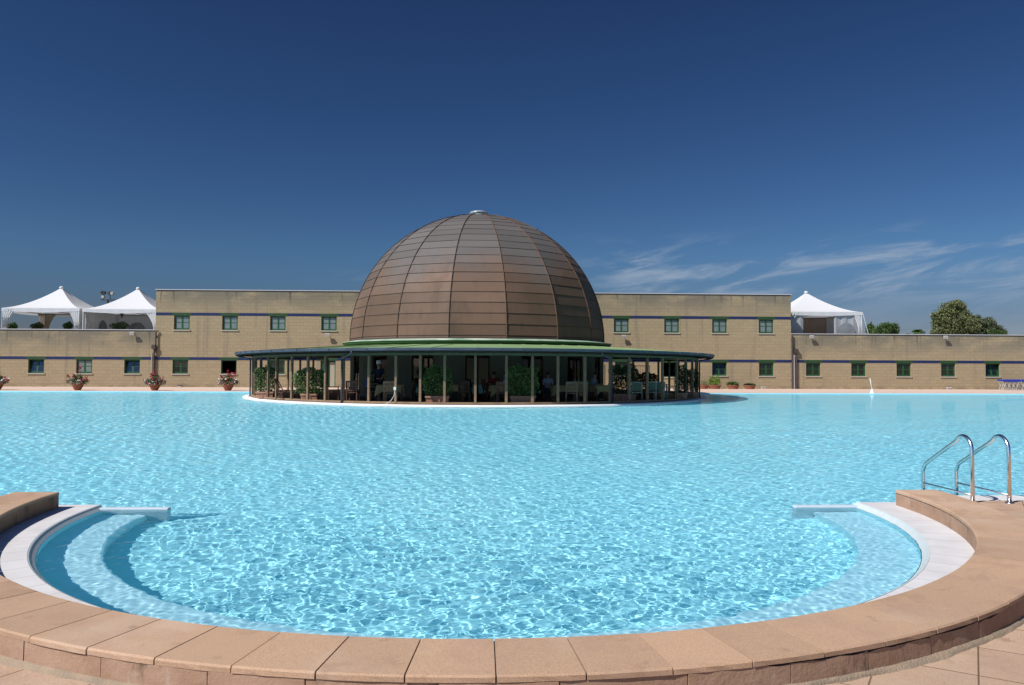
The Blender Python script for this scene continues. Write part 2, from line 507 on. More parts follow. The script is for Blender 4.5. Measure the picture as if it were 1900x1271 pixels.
M['steel'] = mk('brushed_steel', (0.85, .83, .81), .22, .5, 1.0)
M['white_metal'] = mk('white_painted_metal', (0.78, .78, .76), .4, .4)
M['lamp_body'] = mk('grey_lamp_housing', (0.50, .48, .43), .5)
M['soil'] = mk('soil', (0.05, .035, .025), .95)
M['blue_canvas'] = mk('blue_canvas', (0.02, .045, .36), .7, noise=(4, .3, (0.02, .04, .3)))
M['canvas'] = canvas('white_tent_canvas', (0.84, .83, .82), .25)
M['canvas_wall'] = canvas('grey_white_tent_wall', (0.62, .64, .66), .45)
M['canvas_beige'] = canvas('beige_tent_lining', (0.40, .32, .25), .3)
M['tent_window'] = mk('tent_window_film', (0.20, .21, .21), .25, .5, noise=(2, .6, (0.32, .34, .36)))
M['dark_metal'] = mk('dark_metal', (0.06, .055, .055), .5, .4)


def glass_lite(name):
    """clear door glass: see-through with a reflection"""
    m = bpy.data.materials.new(name); m.use_nodes = True; t = m.node_tree; t.nodes.clear()
    o = t.nodes.new('ShaderNodeOutputMaterial'); tr = t.nodes.new('ShaderNodeBsdfTransparent'); gl = t.nodes.new('ShaderNodeBsdfGlossy')
    tr.inputs[0].default_value = (.75, .82, .80, 1); gl.inputs['Roughness'].default_value = .01
    fr = t.nodes.new('ShaderNodeFresnel'); fr.inputs[0].default_value = 1.42
    mx = t.nodes.new('ShaderNodeMixShader'); t.links.new(fr.outputs[0], mx.inputs[0]); t.links.new(tr.outputs[0], mx.inputs[1]); t.links.new(gl.outputs[0], mx.inputs[2])
    t.links.new(mx.outputs[0], o.inputs[0]); return m


M['glass'] = glass_lite('door_glass')


def deck_white():
    g = G('white_grating_border'); x, y, z = g.sep()[:3]
    # fine slots: radial round the bay, parallel along the straights
    ang = g.math('ARCTAN2', g.math('SUBTRACT', y, 9.4), g.math('SUBTRACT', x, .1))
    s = g.math('FRACT', g.math('MULTIPLY', ang, 150.0))
    slot = g.rng(g.math('ABSOLUTE', g.math('SUBTRACT', s, .5)), .0, .16, 1.0, 0.0)
    slot = g.math('MULTIPLY', slot, g.math('LESS_THAN', y, 9.72))
    n = g.noise(scale=3, detail=5)
    c = g.mix(g.rng(n, .35, .7), (0.72, .70, .68), (0.64, .61, .59))
    c = g.mix(g.math('MULTIPLY', slot, .5), c, (0.42, .40, .40))
    jn = g.math('FRACT', g.math('MULTIPLY', ang, 14.0))
    jn = g.math('MULTIPLY', g.rng(g.math('ABSOLUTE', g.math('SUBTRACT', jn, .5)), .0, .035, 1.0, 0.0), g.math('LESS_THAN', y, 9.72))
    jx = g.math('FRACT', g.math('MULTIPLY', x, 2.5))
    jx = g.math('MULTIPLY', g.rng(g.math('ABSOLUTE', g.math('SUBTRACT', jx, .5)), .0, .02, 1.0, 0.0), g.math('GREATER_THAN', y, 9.72))
    c = g.mix(g.math('MULTIPLY', g.math('ADD', jn, jx), .55), c, (0.30, .29, .28))
    dirt = g.noise(scale=1.4, detail=6, rough=.7)
    c = g.mix(g.rng(dirt, .52, .75, 0, .35), c, (0.50, .46, .41))
    g.bump(slot, .4, -.004)
    return g.done(c, .6, .3)


M['border'] = deck_white()


def pool_tile(name, c1, c2):
    g = G(name)
    n = g.noise(scale=.35, detail=3)
    c = g.mix(g.rng(n, .35, .7), c1, c2)
    br = g.n('ShaderNodeTexBrick'); br.offset = 0
    v = g.sep(); g.set(br.inputs['Vector'], g.comb(v[0], g.math('ADD', v[1], v[2]), 0.0))
    br.inputs['Scale'].default_value = 1; br.inputs['Brick Width'].default_value = .25; br.inputs['Row Height'].default_value = .125
    br.inputs['Mortar Size'].default_value = .003
    g.set(br.inputs['Color1'], (1., 1., 1.)); g.set(br.inputs['Color2'], (.95, .96, .97)); g.set(br.inputs['Mortar'], (.9, .92, .93))
    c = g.mix(1.0, c, br.outputs[0], 'MULTIPLY')
    return g.done(c, .6, .2, alb=1)


M['pool_floor'] = pool_tile('deep_pool_tiles', (0.42, .80, .87), (0.46, .83, .90))
M['pool_shallow'] = pool_tile('shallow_pool_tiles', (0.54, .76, .83), (0.59, .80, .86))
M['nosing'] = mk('wet_lip_tiles', (0.60, .66, .64), .35, .4, noise=(8, .4, (0.5, .57, .57)))


TURB = 0.12


def water_mat():
    m = bpy.data.materials.new('pool_water'); m.use_nodes = True; t = m.node_tree; t.nodes.clear()
    o = t.nodes.new('ShaderNodeOutputMaterial')
    rf = t.nodes.new('ShaderNodeBsdfRefraction'); rf.inputs['IOR'].default_value = 1.33; rf.inputs['Roughness'].default_value = 0
    rf.inputs['Color'].default_value = (0.93, 1.0, 1.0, 1)
    gl = t.nodes.new('ShaderNodeBsdfGlossy'); gl.inputs['Roughness'].default_value = .03
    fr = t.nodes.new('ShaderNodeFresnel'); fr.inputs[0].default_value = 1.33
    mu = t.nodes.new('ShaderNodeMath'); mu.operation = 'MULTIPLY'; mu.inputs[1].default_value = .42
    mx = t.nodes.new('ShaderNodeMixShader')
    # the faint blue light that pool water itself scatters back
    df = t.nodes.new('ShaderNodeBsdfDiffuse'); df.inputs[0].default_value = (0.06, .60, .86, 1)
    m2 = t.nodes.new('ShaderNodeMixShader'); m2.inputs[0].default_value = TURB
    t.links.new(rf.outputs[0], m2.inputs[1]); t.links.new(df.outputs[0], m2.inputs[2])
    t.links.new(fr.outputs[0], mu.inputs[0]); t.links.new(mu.outputs[0], mx.inputs[0])
    t.links.new(m2.outputs[0], mx.inputs[1]); t.links.new(gl.outputs[0], mx.inputs[2]); t.links.new(mx.outputs[0], o.inputs[0])
    return m


M['water'] = water_mat()

# ------------------------------------------------------------------ the pool
BC = (0.10, 9.40)            # centre of the round bay
R_LIP, R_IN, R_OUT, R_BENCH = 4.60, 5.04, 5.56, 4.06
NEAR, NEAR2, FAR, FACE = 9.70, 10.20, 51.0, 60.5
ZB1, ZNEAR = -.30, -.70   # bench and floor of the bay
ZG, ZK, ZW, ZF = 0.02, 0.19, -0.05, -1.25
PC = (-0.08, 46.9)           # centre of the domed pavilion
XW = 62.0


def arc(r, a0, a1, n, c=BC):
    return [(c[0] + r * math.cos(R(a0 + (a1 - a0) * i / n)), c[1] + r * math.sin(R(a0 + (a1 - a0) * i / n))) for i in range(n + 1)]


def struct(name, mb, mat, label=None, cat=None, **k):
    o = mb.build(name, mat, **k); o['kind'] = 'structure'
    return tag(o, label, cat)


# terrain reaching the horizon, with the built area left out
mb = MB()
B = 3000
for (x0, x1, y0, y1) in ((-B, B, 95, B), (-B, B, -B, -14), (-B, -XW - 1, -14, 95), (XW + 1, B, -14, 95)):
    mb.add([(x0, y0, 0), (x1, y0, 0), (x1, y1, 0), (x0, y1, 0)], [(0, 1, 2, 3)])
struct('ground', mb, mk('dry_ground', (0.20, .19, .10), .95, noise=(.05, .8, (0.10, .13, .05))), 'dry grassy ground beyond the pool terrace', 'ground')

# terracotta paving
mb = MB()
mb.poly([(-XW - 1.2, -14.2), (XW + 1.2, -14.2), (XW + 1.2, NEAR2 - .52), (5.3, NEAR2 - .52), (5.3, 9.4)] + arc(5.3, 0, -180, 60)[1:-1] +
        [(-5.1, 9.4), (-5.1, NEAR2 - .52), (-XW - 1.2, NEAR2 - .52)], ZG, -.3)
mb.poly([(-XW - 1.2, NEAR2 - .52), (-XW + .4, NEAR2 - .52), (-XW + .4, FAR + .38), (-XW - 1.2, FAR + .38)], ZG)
mb.poly([(XW - .4, NEAR2 - .52), (XW + 1.2, NEAR2 - .52), (XW + 1.2, FAR + .38), (XW - .4, FAR + .38)], ZG)
struct('pavement', mb, M['deck'], 'terracotta coloured paving round the pool', 'paving')

mb = MB(); mb.poly([(-XW - 1.2, FAR + .38), (XW + 1.2, FAR + .38), (XW + 1.2, 95.2), (-XW - 1.2, 95.2)], ZG, -.1)
struct('terrace_paving', mb, mk('pale_pink_paving', (0.66, .49, .385), .9, noise=(1.5, .5, (0.58, .42, .33)), bump=(40, .2)), 'pale pink paving between the pool and the building', 'paving')

# white overflow border
mb = MB()
mb.poly([(-XW, NEAR2)] + [(-XW, NEAR2 - .54), (-5.05, NEAR2 - .54), (-5.05, 9.45)] + arc(5.2, 180, 360, 72)[1:-1] +
        [(5.25, 9.45), (5.25, NEAR2 - .54), (XW, NEAR2 - .54), (XW, NEAR2), (5.85, NEAR2), (5.85, NEAR)] +
        [(BC[0] + 4.67, NEAR)] + arc(4.67, 0, -180, 72) + [(BC[0] - 4.67, NEAR), (-5.85, NEAR), (-5.85, NEAR2)], 0.0, -.12)
mb.poly([(-XW, FAR), (XW, FAR), (XW, FAR + .40), (-XW, FAR + .40)], 0.0)
struct('pool_border', mb, M['border'], 'white slotted overflow border round the pool', 'pool border')
mb = MB()
prof = [(4.672, 0.003), (4.655, -.004), (4.64, -.022), (4.606, -.05), (R_LIP + .001, -.075)]
mb.lathe(prof, 120, BC, 180, 360)
for s in (-1, 1):
    for i in range(len(prof) - 1):
        (ra, za), (rb, zb) = prof[i], prof[i + 1]
        x0, x1 = BC[0] + s * ra, BC[0] + s * rb
        mb.add([(x0, 9.4, za), (x1, 9.4, zb), (x1, NEAR, zb), (x0, NEAR, za)], [(0, 1, 2, 3)])
struct('pool_edge', mb, M['nosing'], 'pale rounded tile lip of the bay', 'pool edge')

# basin
mb = MB()
for y0, y1, z0, z1 in ((4, 12, ZNEAR, ZNEAR), (12, 38, ZNEAR, ZF), (38, FAR, ZF, ZF)):
    mb.add([(-XW, y0, z0), (XW, y0, z0), (XW, y1, z1), (-XW, y1, z1)], [(0, 1, 2, 3)])
out = [(-XW, FAR), (-XW, NEAR2), (-5.85, NEAR2), (-5.85, NEAR), (BC[0] - R_LIP, NEAR)] + arc(R_LIP, 180, 360, 90) + \
      [(BC[0] + R_LIP, NEAR), (5.85, NEAR), (5.85, NEAR2), (XW, NEAR2), (XW, FAR)]
for i in range(len(out)):
    a, b = out[i], out[(i + 1) % len(out)]
    zt = -.052 if (i >= 4 and i < 96) else -.003
    mb.add([(*a, ZF), (*b, ZF), (*b, zt), (*a, zt)], [(0, 1, 2, 3)])
basin = struct('pool_basin', mb, M['pool_floor'], 'blue tiled pool floor and walls', 'pool')
basin.cycles.is_caustics_receiver = True
# bench ring just under the water inside the bay
mb = MB()
mb.lathe([(R_LIP - .002, ZB1), (R_BENCH + .02, ZB1), (R_BENCH, ZB1 - .02), (R_BENCH, ZF)], 90, BC, 180, 360)
for s in (-1, 1):
    x0, x1 = BC[0] + s * (R_LIP - .002), BC[0] + s * R_BENCH
    mb.add([(x0, 9.4, ZB1), (x1, 9.4, ZB1), (x1, 9.57, ZB1), (x0, 9.57, ZB1), (x1, 9.4, ZF), (x1, 9.57, ZF)], [(0, 1, 2, 3), (1, 4, 5, 2)])
bench = struct('pool_step', mb, M['pool_shallow'], 'pale underwater bench following the curve of the bay', 'pool step')
bench.cycles.is_caustics_receiver = True
for s, xe, lab in ((-1, -3.72, 'narrow white weir wall closing the left end of the bay bench'), (1, 3.93, 'narrow white weir wall closing the right end of the bay bench')):
    mb = MB(); x0, x1 = sorted((BC[0] + s * 4.64, xe))
    mb.box(x0, x1, 9.60, 9.698, ZF, -.026)
    o = mb.build('weir_wall', mk('weir_tiles', (0.56, .64, .68), .5, .3, noise=(6, .4, (0.48, .56, .6))), bevel=.012)
    tag(o, lab, 'low wall'); o.cycles.is_caustics_receiver = True

# water surface: real ripples, finer near the camera
NU, NV = 1150, 1250
rng = np.random.default_rng(11)
us = np.linspace(-1.02, 1.02, NU); ds = np.exp(np.linspace(math.log(3.9), math.log(62), NV))
U, D = np.meshgrid(us, ds)
X = U * D + D * math.tan(YAW); Yw = D.copy()
Z = np.zeros_like(X)
sp = D * (ds[1] / ds[0] - 1) * 1.3
# the far right corner lies calmer than the rest
calm = 1 - .68 * np.clip((X - 4) / 14, 0, 1) * np.clip((Yw - 14) / 22, 0, 1)
calm *= 1 - .25 * np.clip((Yw - 30) / 20, 0, 1)
swell = .80 + .13 * np.sin(X * .31 + Yw * .11 + 1.) * np.sin(Yw * .23 - X * .07)
NW = 130
lam = np.exp(rng.uniform(math.log(.06), math.log(.40), NW)); ang = rng.uniform(0, 2 * math.pi, NW); wt = rng.uniform(.5, 1, NW)
Xd = X + .05 * np.sin(Yw * 1.7 + X * .6); Yd = Yw + .05 * np.sin(X * 1.9 - Yw * .4)
for l, a, q in zip(lam, ang, wt):
    k = 2 * math.pi / l
    s = .0086 * q * (1.1 if l > .2 else .9)
    fade = np.clip((l / sp - 1.5) / 1.2, 0, 1) * (1 + .5 * np.clip((D - 8) / 15, 0, 1))
    Z += s / k * fade * np.sin(k * (Xd * math.cos(a) + Yd * math.sin(a)) + rng.uniform(0, 6.28))
for l, a in zip(np.exp(rng.uniform(math.log(.05), math.log(.09), 40)), rng.uniform(0, 2 * math.pi, 40)):
    k = 2 * math.pi / l
    Z += .0045 / k * np.clip((l / sp - 2.2) / 2.0, 0, 1) * np.sin(k * (Xd * math.cos(a) + Yd * math.sin(a)) + rng.uniform(0, 6.28))
# long soft undulation for the distance, where the fine ripples are below the mesh
for l, a in zip(np.exp(rng.uniform(math.log(.9), math.log(2.2), 16)), rng.uniform(0, 2 * math.pi, 16)):
    k = 2 * math.pi / l
    Z += .010 * np.clip((Yw - 8) / 20, 0.15, 1) / k * np.sin(k * (Xd * math.cos(a) + Yd * math.sin(a)) + rng.uniform(0, 6.28))
Z = Z * calm * swell + ZW
V = np.stack([X, Yw, Z], -1).reshape(-1, 3)
i = np.arange((NV - 1) * (NU - 1)); a = (i // (NU - 1)) * NU + i % (NU - 1)
F = np.stack([a, a + 1, a + NU + 1, a + NU], -1)
cx, cy = V[F, 0].mean(1), V[F, 1].mean(1)
rb = np.hypot(cx - BC[0], cy - BC[1]); rp = np.hypot(cx - PC[0], cy - PC[1])
keep = (((cy > NEAR - .15) & (cy < FAR + .1) & (np.abs(cx) < XW) & ((cy > NEAR2 - .1) | (np.abs(cx) < 5.9))) | ((rb < R_LIP + .03) & (cy <= NEAR))) & (rp > 13.0)
water = fast_mesh('pool_water', V, F[keep], M['water'], smooth=True)
tag(water, 'clear rippled pool water', 'water', kind='structure')
water.cycles.is_caustics_caster = True


# ------------------------------------------------------------------ raised kerb round the bay
kerb = thing('pool_kerb', 'raised curved kerb of terracotta slabs in the foreground around the round bay of the pool', 'kerb', (BC[0], BC[1], 0))
mb = MB(); mr = MB(); rg = random.Random(4)
STEP = 4.58
k0 = -90.1 - 20 * STEP
edges = [a for a in (k0 + STEP * i for i in range(60)) if -180.6 < a < .9]
edges = [-180.9] + edges + [0.9]
for a0, a1 in zip(edges, edges[1:]):
    if a1 - a0 < .6: continue
    g_ = .042
    dz, dr = rg.uniform(-.0012, .0012), rg.uniform(-.002, .002)
    n = 5; vs = []
    for j in range(n + 1):
        a = R(a0 + g_ + (a1 - a0 - 2 * g_) * j / n); c_, s_ = math.cos(a), math.sin(a)
        jr = rg.uniform(-.0025, .0025)
        for r, z in ((R_IN - .004, ZK - .035), (R_IN - .004 + jr * .3, ZK - .007), (R_IN + .007, ZK), (R_OUT - .010, ZK), (R_OUT + dr, ZK - .010 + jr * .4), (R_OUT + dr + jr, ZK - .035)):
            vs.append((r * c_, r * s_, z + dz))
    fs = []
    for j in range(n):
        for i in range(5): fs.append((j * 6 + i, (j + 1) * 6 + i, (j + 1) * 6 + i + 1, j * 6 + i + 1))
    fs.append(tuple(range(6))); fs.append(tuple(reversed(range(n * 6, n * 6 + 6))))
    mb.add(vs, fs)
mb.build('coping', M['slab'], kerb)
# riser blocks with open joints, a little ragged
a = -181.0
while a < .9:
    a1 = min(a + rg.choice((5.4, 6.1, 6.8)), 1.0)
    n = 8; vs = []; ro = rg.uniform(-.004, .003)
    for j in range(n + 1):
        t = R(a + .03 + (a1 - a - .06) * j / n); c_, s_ = math.cos(t), math.sin(t)
        q = rg.uniform(-.0012, .0012)
        top = ZK - .041 + rg.uniform(-.012, 0) if R(-75) < t < R(-55) else ZK - .037
        for r, z in ((R_IN + .006 + q, -.02), (R_IN + .006 - q, top), (R_OUT - .006 + ro + q, top), (R_OUT - .003 + ro - q, 0.0)):
            vs.append((r * c_, r * s_, z))
    fs = [(j * 4 + i, (j + 1) * 4 + i, (j + 1) * 4 + i + 1, j * 4 + i + 1) for j in range(n) for i in range(3)]
    fs += [(0, 1, 2, 3), (n * 4 + 3, n * 4 + 2, n * 4 + 1, n * 4)]
    mr.add(vs, fs); a = a1
mr.build('riser', M['riser'], kerb)
mb = MB(); mb.lathe([(R_IN + .03, 0), (R_IN + .02, ZK - .007), (R_OUT - .03, ZK - .007), (R_OUT - .035, 0)], 90, (0, 0), -180.9, .9)
mb.build('joint_mortar', M['joint'], kerb)
mb = MB(); vs = []; n = 260
for j in range(n + 1):
    t = R(-181 + 182 * j / n); wd = .022 + .022 * (.5 + .5 * math.sin(j * .31) * math.sin(j * .083 + 1)) + rg.uniform(-.008, .008)
    for r, z in ((R_OUT - .02, ZG + .03), (R_OUT + .015, ZG + .018 + rg.uniform(-.004, .004)), (R_OUT + wd * .7, ZG + .007 + rg.uniform(-.002, .002)), (R_OUT + wd, ZG - .003)):
        vs.append((r * math.cos(t), r * math.sin(t), z))
mb.add(vs, [(j * 4 + i, (j + 1) * 4 + i, (j + 1) * 4 + i + 1, j * 4 + i + 1) for j in range(n) for i in range(3)])
mb.build('foot_mortar', M['mortar'], kerb, smooth=True)

# ------------------------------------------------------------------ pool ladder
lad = thing('pool_ladder', 'polished steel pool ladder with two looped handrails beside the right end of the kerb', 'pool ladder', (6.36, 9.6, 0))


def rail_pts():
    pts = [(0, -.10, ZG - .04), (0, -.10, .58)]
    for k in range(1, 11):      # loop at the top
        t = math.pi * k / 10 * .80
        pts.append((0, -.10 + .17 * (1 - math.cos(t)), .66 + .175 * math.sin(t)))
    e = pts[-1]; kx, kz = .98, .335
    for k in range(1, 6):
        pts.append((0, e[1] + (kx - .07 - e[1]) * k / 5, e[2] + (kz + .05 - e[2]) * k / 5))
    pts += [(0, kx - .03, kz), (0, kx, kz - .06), (0, kx, .1), (0, kx, -.4), (0, kx, -1.0)]
    return pts


for s in (-.235, .235):
    mb = MB(); mb.tube([(s, p[1], p[2]) for p in rail_pts()], .0245, 14)
    mb.build('handrail', M['steel'], lad, smooth=True)
    mb = MB(); mb.tube([(s, -.10, .115), (s, .98, .115)], .0115, 10); mb.build('crossbar', M['steel'], lad, smooth=True)
    mb = MB(); mb.lathe([(0, ZG + .014), (.035, ZG + .014), (.055, ZG + .004), (.055, ZG)], 20, (s, -.10)); mb.build('base_flange', M['steel'], lad, smooth=True)
for z in (-.3, -.6, -.9):
    mb = MB(); mb.box(-.235, .235, .93, 1.02, z - .015, z + .015); mb.build('rung', M['steel'], lad, bevel=.008)

# ------------------------------------------------------------------ the long building behind the pool
ZC, ZWG = 7.42, 4.33
XL, XR, XE = -24.62, 24.52, 62.0
Z1A, Z1B, Z2A, Z2B = 2.09, 2.30, 5.48, 5.69
HW = .585
bld = thing('long_building', 'long low sand-coloured blockwork building with blue bands and green windows behind the pool', 'building', (0, FACE, 0))


def fx(px): return P(px, 680, Y=FACE).x


low = {}   # x centre: kind
for q in (-18, 67, 156, 245): low[fx(q)] = 'hopper' if q in (67, 245) else ('blind' if q == 156 else 'dark')
for q, kd in ((334.5, 'dark'), (424.5, 'open'), (514, 'dark'), (1155, 'dark'), (1335, 'hopper'), (1422, 'dark'), (1509, 'dark'), (1593, 'dark'), (1677, 'dark'), (1759.5, 'dark'), (1842, 'hopper'), (1925, 'dark')):
    low[fx(q)] = kd
upp = {fx(q): 'blind' for q in (336, 425.5, 514.5, 609.5, 1153, 1246.5, 1335.5, 1422)}
doors = {fx(608): 'door', fx(1245): 'big'}
WZ = {'low': (1.04, 2.085), 'up': (4.39, 5.475)}


def wall(name, x0, x1, z1, holes, mat):
    """front wall with real openings 0.16 deep, plus sides, back and roof"""
    mb = MB(); xs = sorted({x0, x1} | {h[0] for h in holes} | {h[1] for h in holes})
    zs = sorted({-.3, z1} | {h[2] for h in holes} | {h[3] for h in holes})
    for a, b in zip(xs, xs[1:]):
        for c, d in zip(zs, zs[1:]):
            if any(h[0] < (a + b) / 2 < h[1] and h[2] < (c + d) / 2 < h[3] for h in holes): continue
            mb.add([(a, 0, c), (b, 0, c), (b, 0, d), (a, 0, d)], [(0, 1, 2, 3)])
    for a, b, c, d in holes:
        mb.add([(a, 0, c), (b, 0, c), (b, 0, d), (a, 0, d), (a, .22, c), (b, .22, c), (b, .22, d), (a, .22, d)],
               [(0, 4, 5, 1), (1, 5, 6, 2), (2, 6, 7, 3), (3, 7, 4, 0)])
    mb.add([(x0, 0, -.3), (x1, 0, -.3), (x1, 0, z1), (x0, 0, z1), (x0, 12, -.3), (x1, 12, -.3), (x1, 12, z1), (x0, 12, z1)],
           [(1, 5, 6, 2), (5, 4, 7, 6), (4, 0, 3, 7)])
    r = z1 - .5 if z1 > 6 else z1 - .95      # roof deck behind the parapet
    mb.add([(x0 + .01, .26, r), (x1 - .01, .26, r), (x1 - .01, 11.9, r), (x0 + .01, 11.9, r)], [(0, 1, 2, 3)])
    mb.add([(x0, .25, z1), (x1, .25, z1), (x1, .25, r - .1), (x0, .25, r - .1)], [(0, 1, 2, 3)])
    mb.add([(x0, 0, z1), (x1, 0, z1), (x1, .25, z1), (x0, .25, z1)], [(0, 1, 2, 3)])
    return mb.build(name, mat, bld)


def hs(d, key, x0, x1): return [(x - HW, x + HW, *WZ[key]) for x in d if x0 < x < x1]


DZ = {'door': (fx(594.5), fx(622.5), 0.0, 2.085), 'big': (fx(1230.5), fx(1258), 0.92, 2.085)}
wall('wall', -XE, XL - .002, ZWG, hs(low, 'low', -XE, XL), M['wall_wing'])
wall('wall', XL, XR, ZC, hs(low, 'low', XL, XR) + hs(upp, 'up', XL, XR) + list(DZ.values()), M['wall_mid'])
wall('wall', XR + .002, XE, ZWG, hs(low, 'low', XR, XE), M['wall_wing'])
# dark rooms behind the windows
mb = MB(); mb.box(-XE + .3, XE - .3, .23, 6, -.05, 3.3); mb.f = [f for f in mb.f if True]
me = mb
o = mb.build('room', M['inside'], bld)
# open the room box towards the windows: drop its front face
import bmesh
bm = bmesh.new(); bm.from_mesh(o.data)
bmesh.ops.delete(bm, geom=[f for f in bm.faces if abs(f.normal.y) > .9 and f.calc_center_median().y < 1], context='FACES'); bm.to_mesh(o.data); bm.free()


def band(x0, x1, z0, z1, lst):
    """blue painted band, interrupted by the green lintels"""
    cuts = sorted((a, b) for a, b in lst if x0 < (a + b) / 2 < x1); x = x0
    for a, b in cuts + [(x1, x1)]:
        if a > x + .01:
            mb = MB(); mb.box(x, a, -.012, .02, z0, z1); mb.build('painted_band', M['band'], bld)
        x = b


LHW = .735
lint1 = [(x - LHW, x + LHW) for x in low] + [(DZ['door'][0] - .25, DZ['door'][1] + .15), (DZ['big'][0] - .2, DZ['big'][1] + .2)]
lint2 = [(x - LHW, x + LHW) for x in upp]
band(-XE, XL - .01, Z1A, Z1B, lint1); band(XL + .01, XR - .01, Z1A, Z1B, lint1); band(XR + .01, XE, Z1A, Z1B, lint1)
band(XL + .01, XR - .01, Z2A, Z2B, lint2)
for x0, x1, z in ((-XE, XL, ZWG), (XL - .05, XR + .05, ZC), (XR, XE, ZWG)):
    mb = MB(); mb.box(x0, x1, -.05, .32, z, z + .05)
    if z > 5:
        mb.box(x0, x0 + .3, .33, 12.0, z, z + .05); mb.box(x1 - .3, x1, .33, 12.0, z, z + .05)
    mb.build('coping', M['coping_metal'], bld)
    mb = MB(); mb.box(x0 + .06, x1 - .06, -.02, .0, z - .07, z - .001); mb.build('coping_shade_strip', M['dark_metal'], bld)  # dark strip standing in for the shade under the coping


def window(x, z0, z1, kind, x0=None, x1=None, sill=True):
    x0 = x - HW if x0 is None else x0; x1 = x + HW if x1 is None else x1; xm = (x0 + x1) / 2
    t = .065; y = .10
    mb = MB()
    mb.box(x0, x0 + t, y, y + .07, z0, z1); mb.box(x1 - t, x1, y, y + .07, z0, z1)
    mb.box(x0 + t, x1 - t, y, y + .07, z0, z0 + t); mb.box(x0 + t, x1 - t, y, y + .07, z1 - t, z1)
    win = mb.build('window', M['green'], bld)
    a, b, c, d = x0 + t, x1 - t, z0 + t, z1 - t
    zt = c + (d - c) * (.52)
    if kind != 'open':
        mb = MB(); gl = MB(); s = .05; yy = y + .02
        for p, q in ((a, xm - .004), (xm + .004, b)):
            mb.box(p, p + s, yy - .02, yy + .03, c, d); mb.box(q - s, q, yy - .02, yy + .03, c, d)
            mb.box(p + s, q - s, yy - .02, yy + .03, c, c + s); mb.box(p + s, q - s, yy - .02, yy + .03, d - s, d)
            mb.box(p + s, q - s, yy - .012, yy + .022, zt - .018, zt + .018)
            gl.box(p + s, q - s, yy + .004, yy + .010, c + s, d - s)
        sash = mb.build('sash', M['green'], win); pane = gl.build('pane', M['glass_grey'] if kind == 'blind' else M['glass_dark'], win)
        if kind == 'hopper':        # tilted in at the top
            for o in (sash, pane):
                for v in o.data.vertices:
                    h = v.co.z - c; k = R(13)
                    dy = v.co.y - yy
                    v.co.y = yy + .03 + dy * math.cos(k) + h * math.sin(k); v.co.z = c + h * math.cos(k) - dy * math.sin(k)
    mb = MB(); mb.box(x0 - .15 if sill else x0 - .2, x1 + .15, -.02, .025, Z1A if z0 < 3 else Z2A, Z1B if z0 < 3 else Z2B); mb.build('lintel', M['green_dull'], win)
    if sill:
        mb = MB(); mb.box(x0 - .07, x1 + .07, -.06, .16, z0 - .085, z0 - .002); mb.build('sill', M['sill'], win)
    return win


for x, k in sorted(low.items()): window(x, *WZ['low'], k)
for x, k in sorted(upp.items()): window(x, *WZ['up'], k)
a, b, c, d = DZ['big']; window((a + b) / 2, c, d, 'open', a, b)
# green terrace door, half open
a, b, c, d = DZ['door']
mb = MB(); mb.box(a, a + .07, .08, .18, ZG, d); mb.box(b - .07, b, .08, .18, ZG, d); mb.box(a + .07, b - .07, .08, .18, d - .07, d)
dr = mb.build('door', M['green'], bld)
mb = MB(); mb.box(a - .25, b + .15, -.02, .025, Z1A, Z1B); mb.build('lintel', M['green_dull'], dr)
mb = MB(); mb.box(a + .07, a + .62, .10, .15, .05, d - .08); mb.build('door_leaf', M['green'], dr)
mb = MB(); mb.box(a + .66, b - .09, .16, .19, .08, d - .12); mb.build('door_panel', mk('cream_door_panel', (.42, .38, .27), .6), dr)


def downpipe(px, y0, z0, z1, m, hop=None, top=None):
    x = fx(px); mb = MB()
    pts = [(x, -.13, z0), (x, -.13, z1)]
    if top: pts += [(x + top * .3, -.13, z1 + .12), (x + top, -.10, z1 + .16)]
    mb.tube(pts, .055, 10)
    for z in np.arange(.7, z1, 1.6): mb.box(x - .07, x + .07, -.13, 0, z - .02, z + .02)
    o = mb.build('downpipe', m, bld, smooth=False)
    if hop:
        mb = MB(); mb.box(x - .16, x + .12, -.26, -.02, hop, hop + .32); mb.build('hopper', M['pipe_brown'], o)


downpipe(286.8, 0, ZG, 2.95, M['pipe_brown'], hop=2.9)
downpipe(283.2, 0, ZG, 2.6, M['pipe_grey'])
downpipe(289.4, 0, 2.6, 4.12, M['pipe_brown'], top=.18)
downpipe(1469, 0, ZG, 4.3, M['pipe_brown']); downpipe(1476.5, 0, ZG, 2.9, M['pipe_brown'], hop=2.85); downpipe(1472.6, 0, ZG, 2.7, M['pipe_grey'])

# floodlights on the facade
for px, py, lab in ((248, 618, 'small grey floodlight below the coping of the left wing'), (609.5, 621, 'small grey floodlight under the upper window left of the dome'),
                    (1156, 624, 'small grey floodlight under the upper window right of the dome'), (1503.5, 624.5, 'small grey floodlight below the roof tent on the right wing'),
                    (1751, 625.5, 'small grey floodlight below the large tree on the right wing')):
    p = P(px, py, Y=FACE)
    t = thing('floodlight', lab, 'floodlight', (p.x, FACE, p.z), 0, 'floodlights along the facade')
    mb = MB(); mb.box(-.04, .04, -.06, 0, -.06, .06); mb.beam((0, -.05, 0), (0, -.22, .02), .035); mb.build('bracket', M['dark_metal'], t)
    mb = MB(); mb.add([(-.15, -.20, .10), (.15, -.20, .10), (.15, -.20, -.12), (-.15, -.20, -.12), (-.18, -.36, .06), (.18, -.36, .06), (.18, -.30, -.17), (-.18, -.30, -.17)],
                      [(0, 1, 2, 3), (7, 6, 5, 4), (0, 4, 5, 1), (1, 5, 6, 2), (2, 6, 7, 3), (3, 7, 4, 0)]); mb.build('housing', M['lamp_body'], t, bevel=.01)

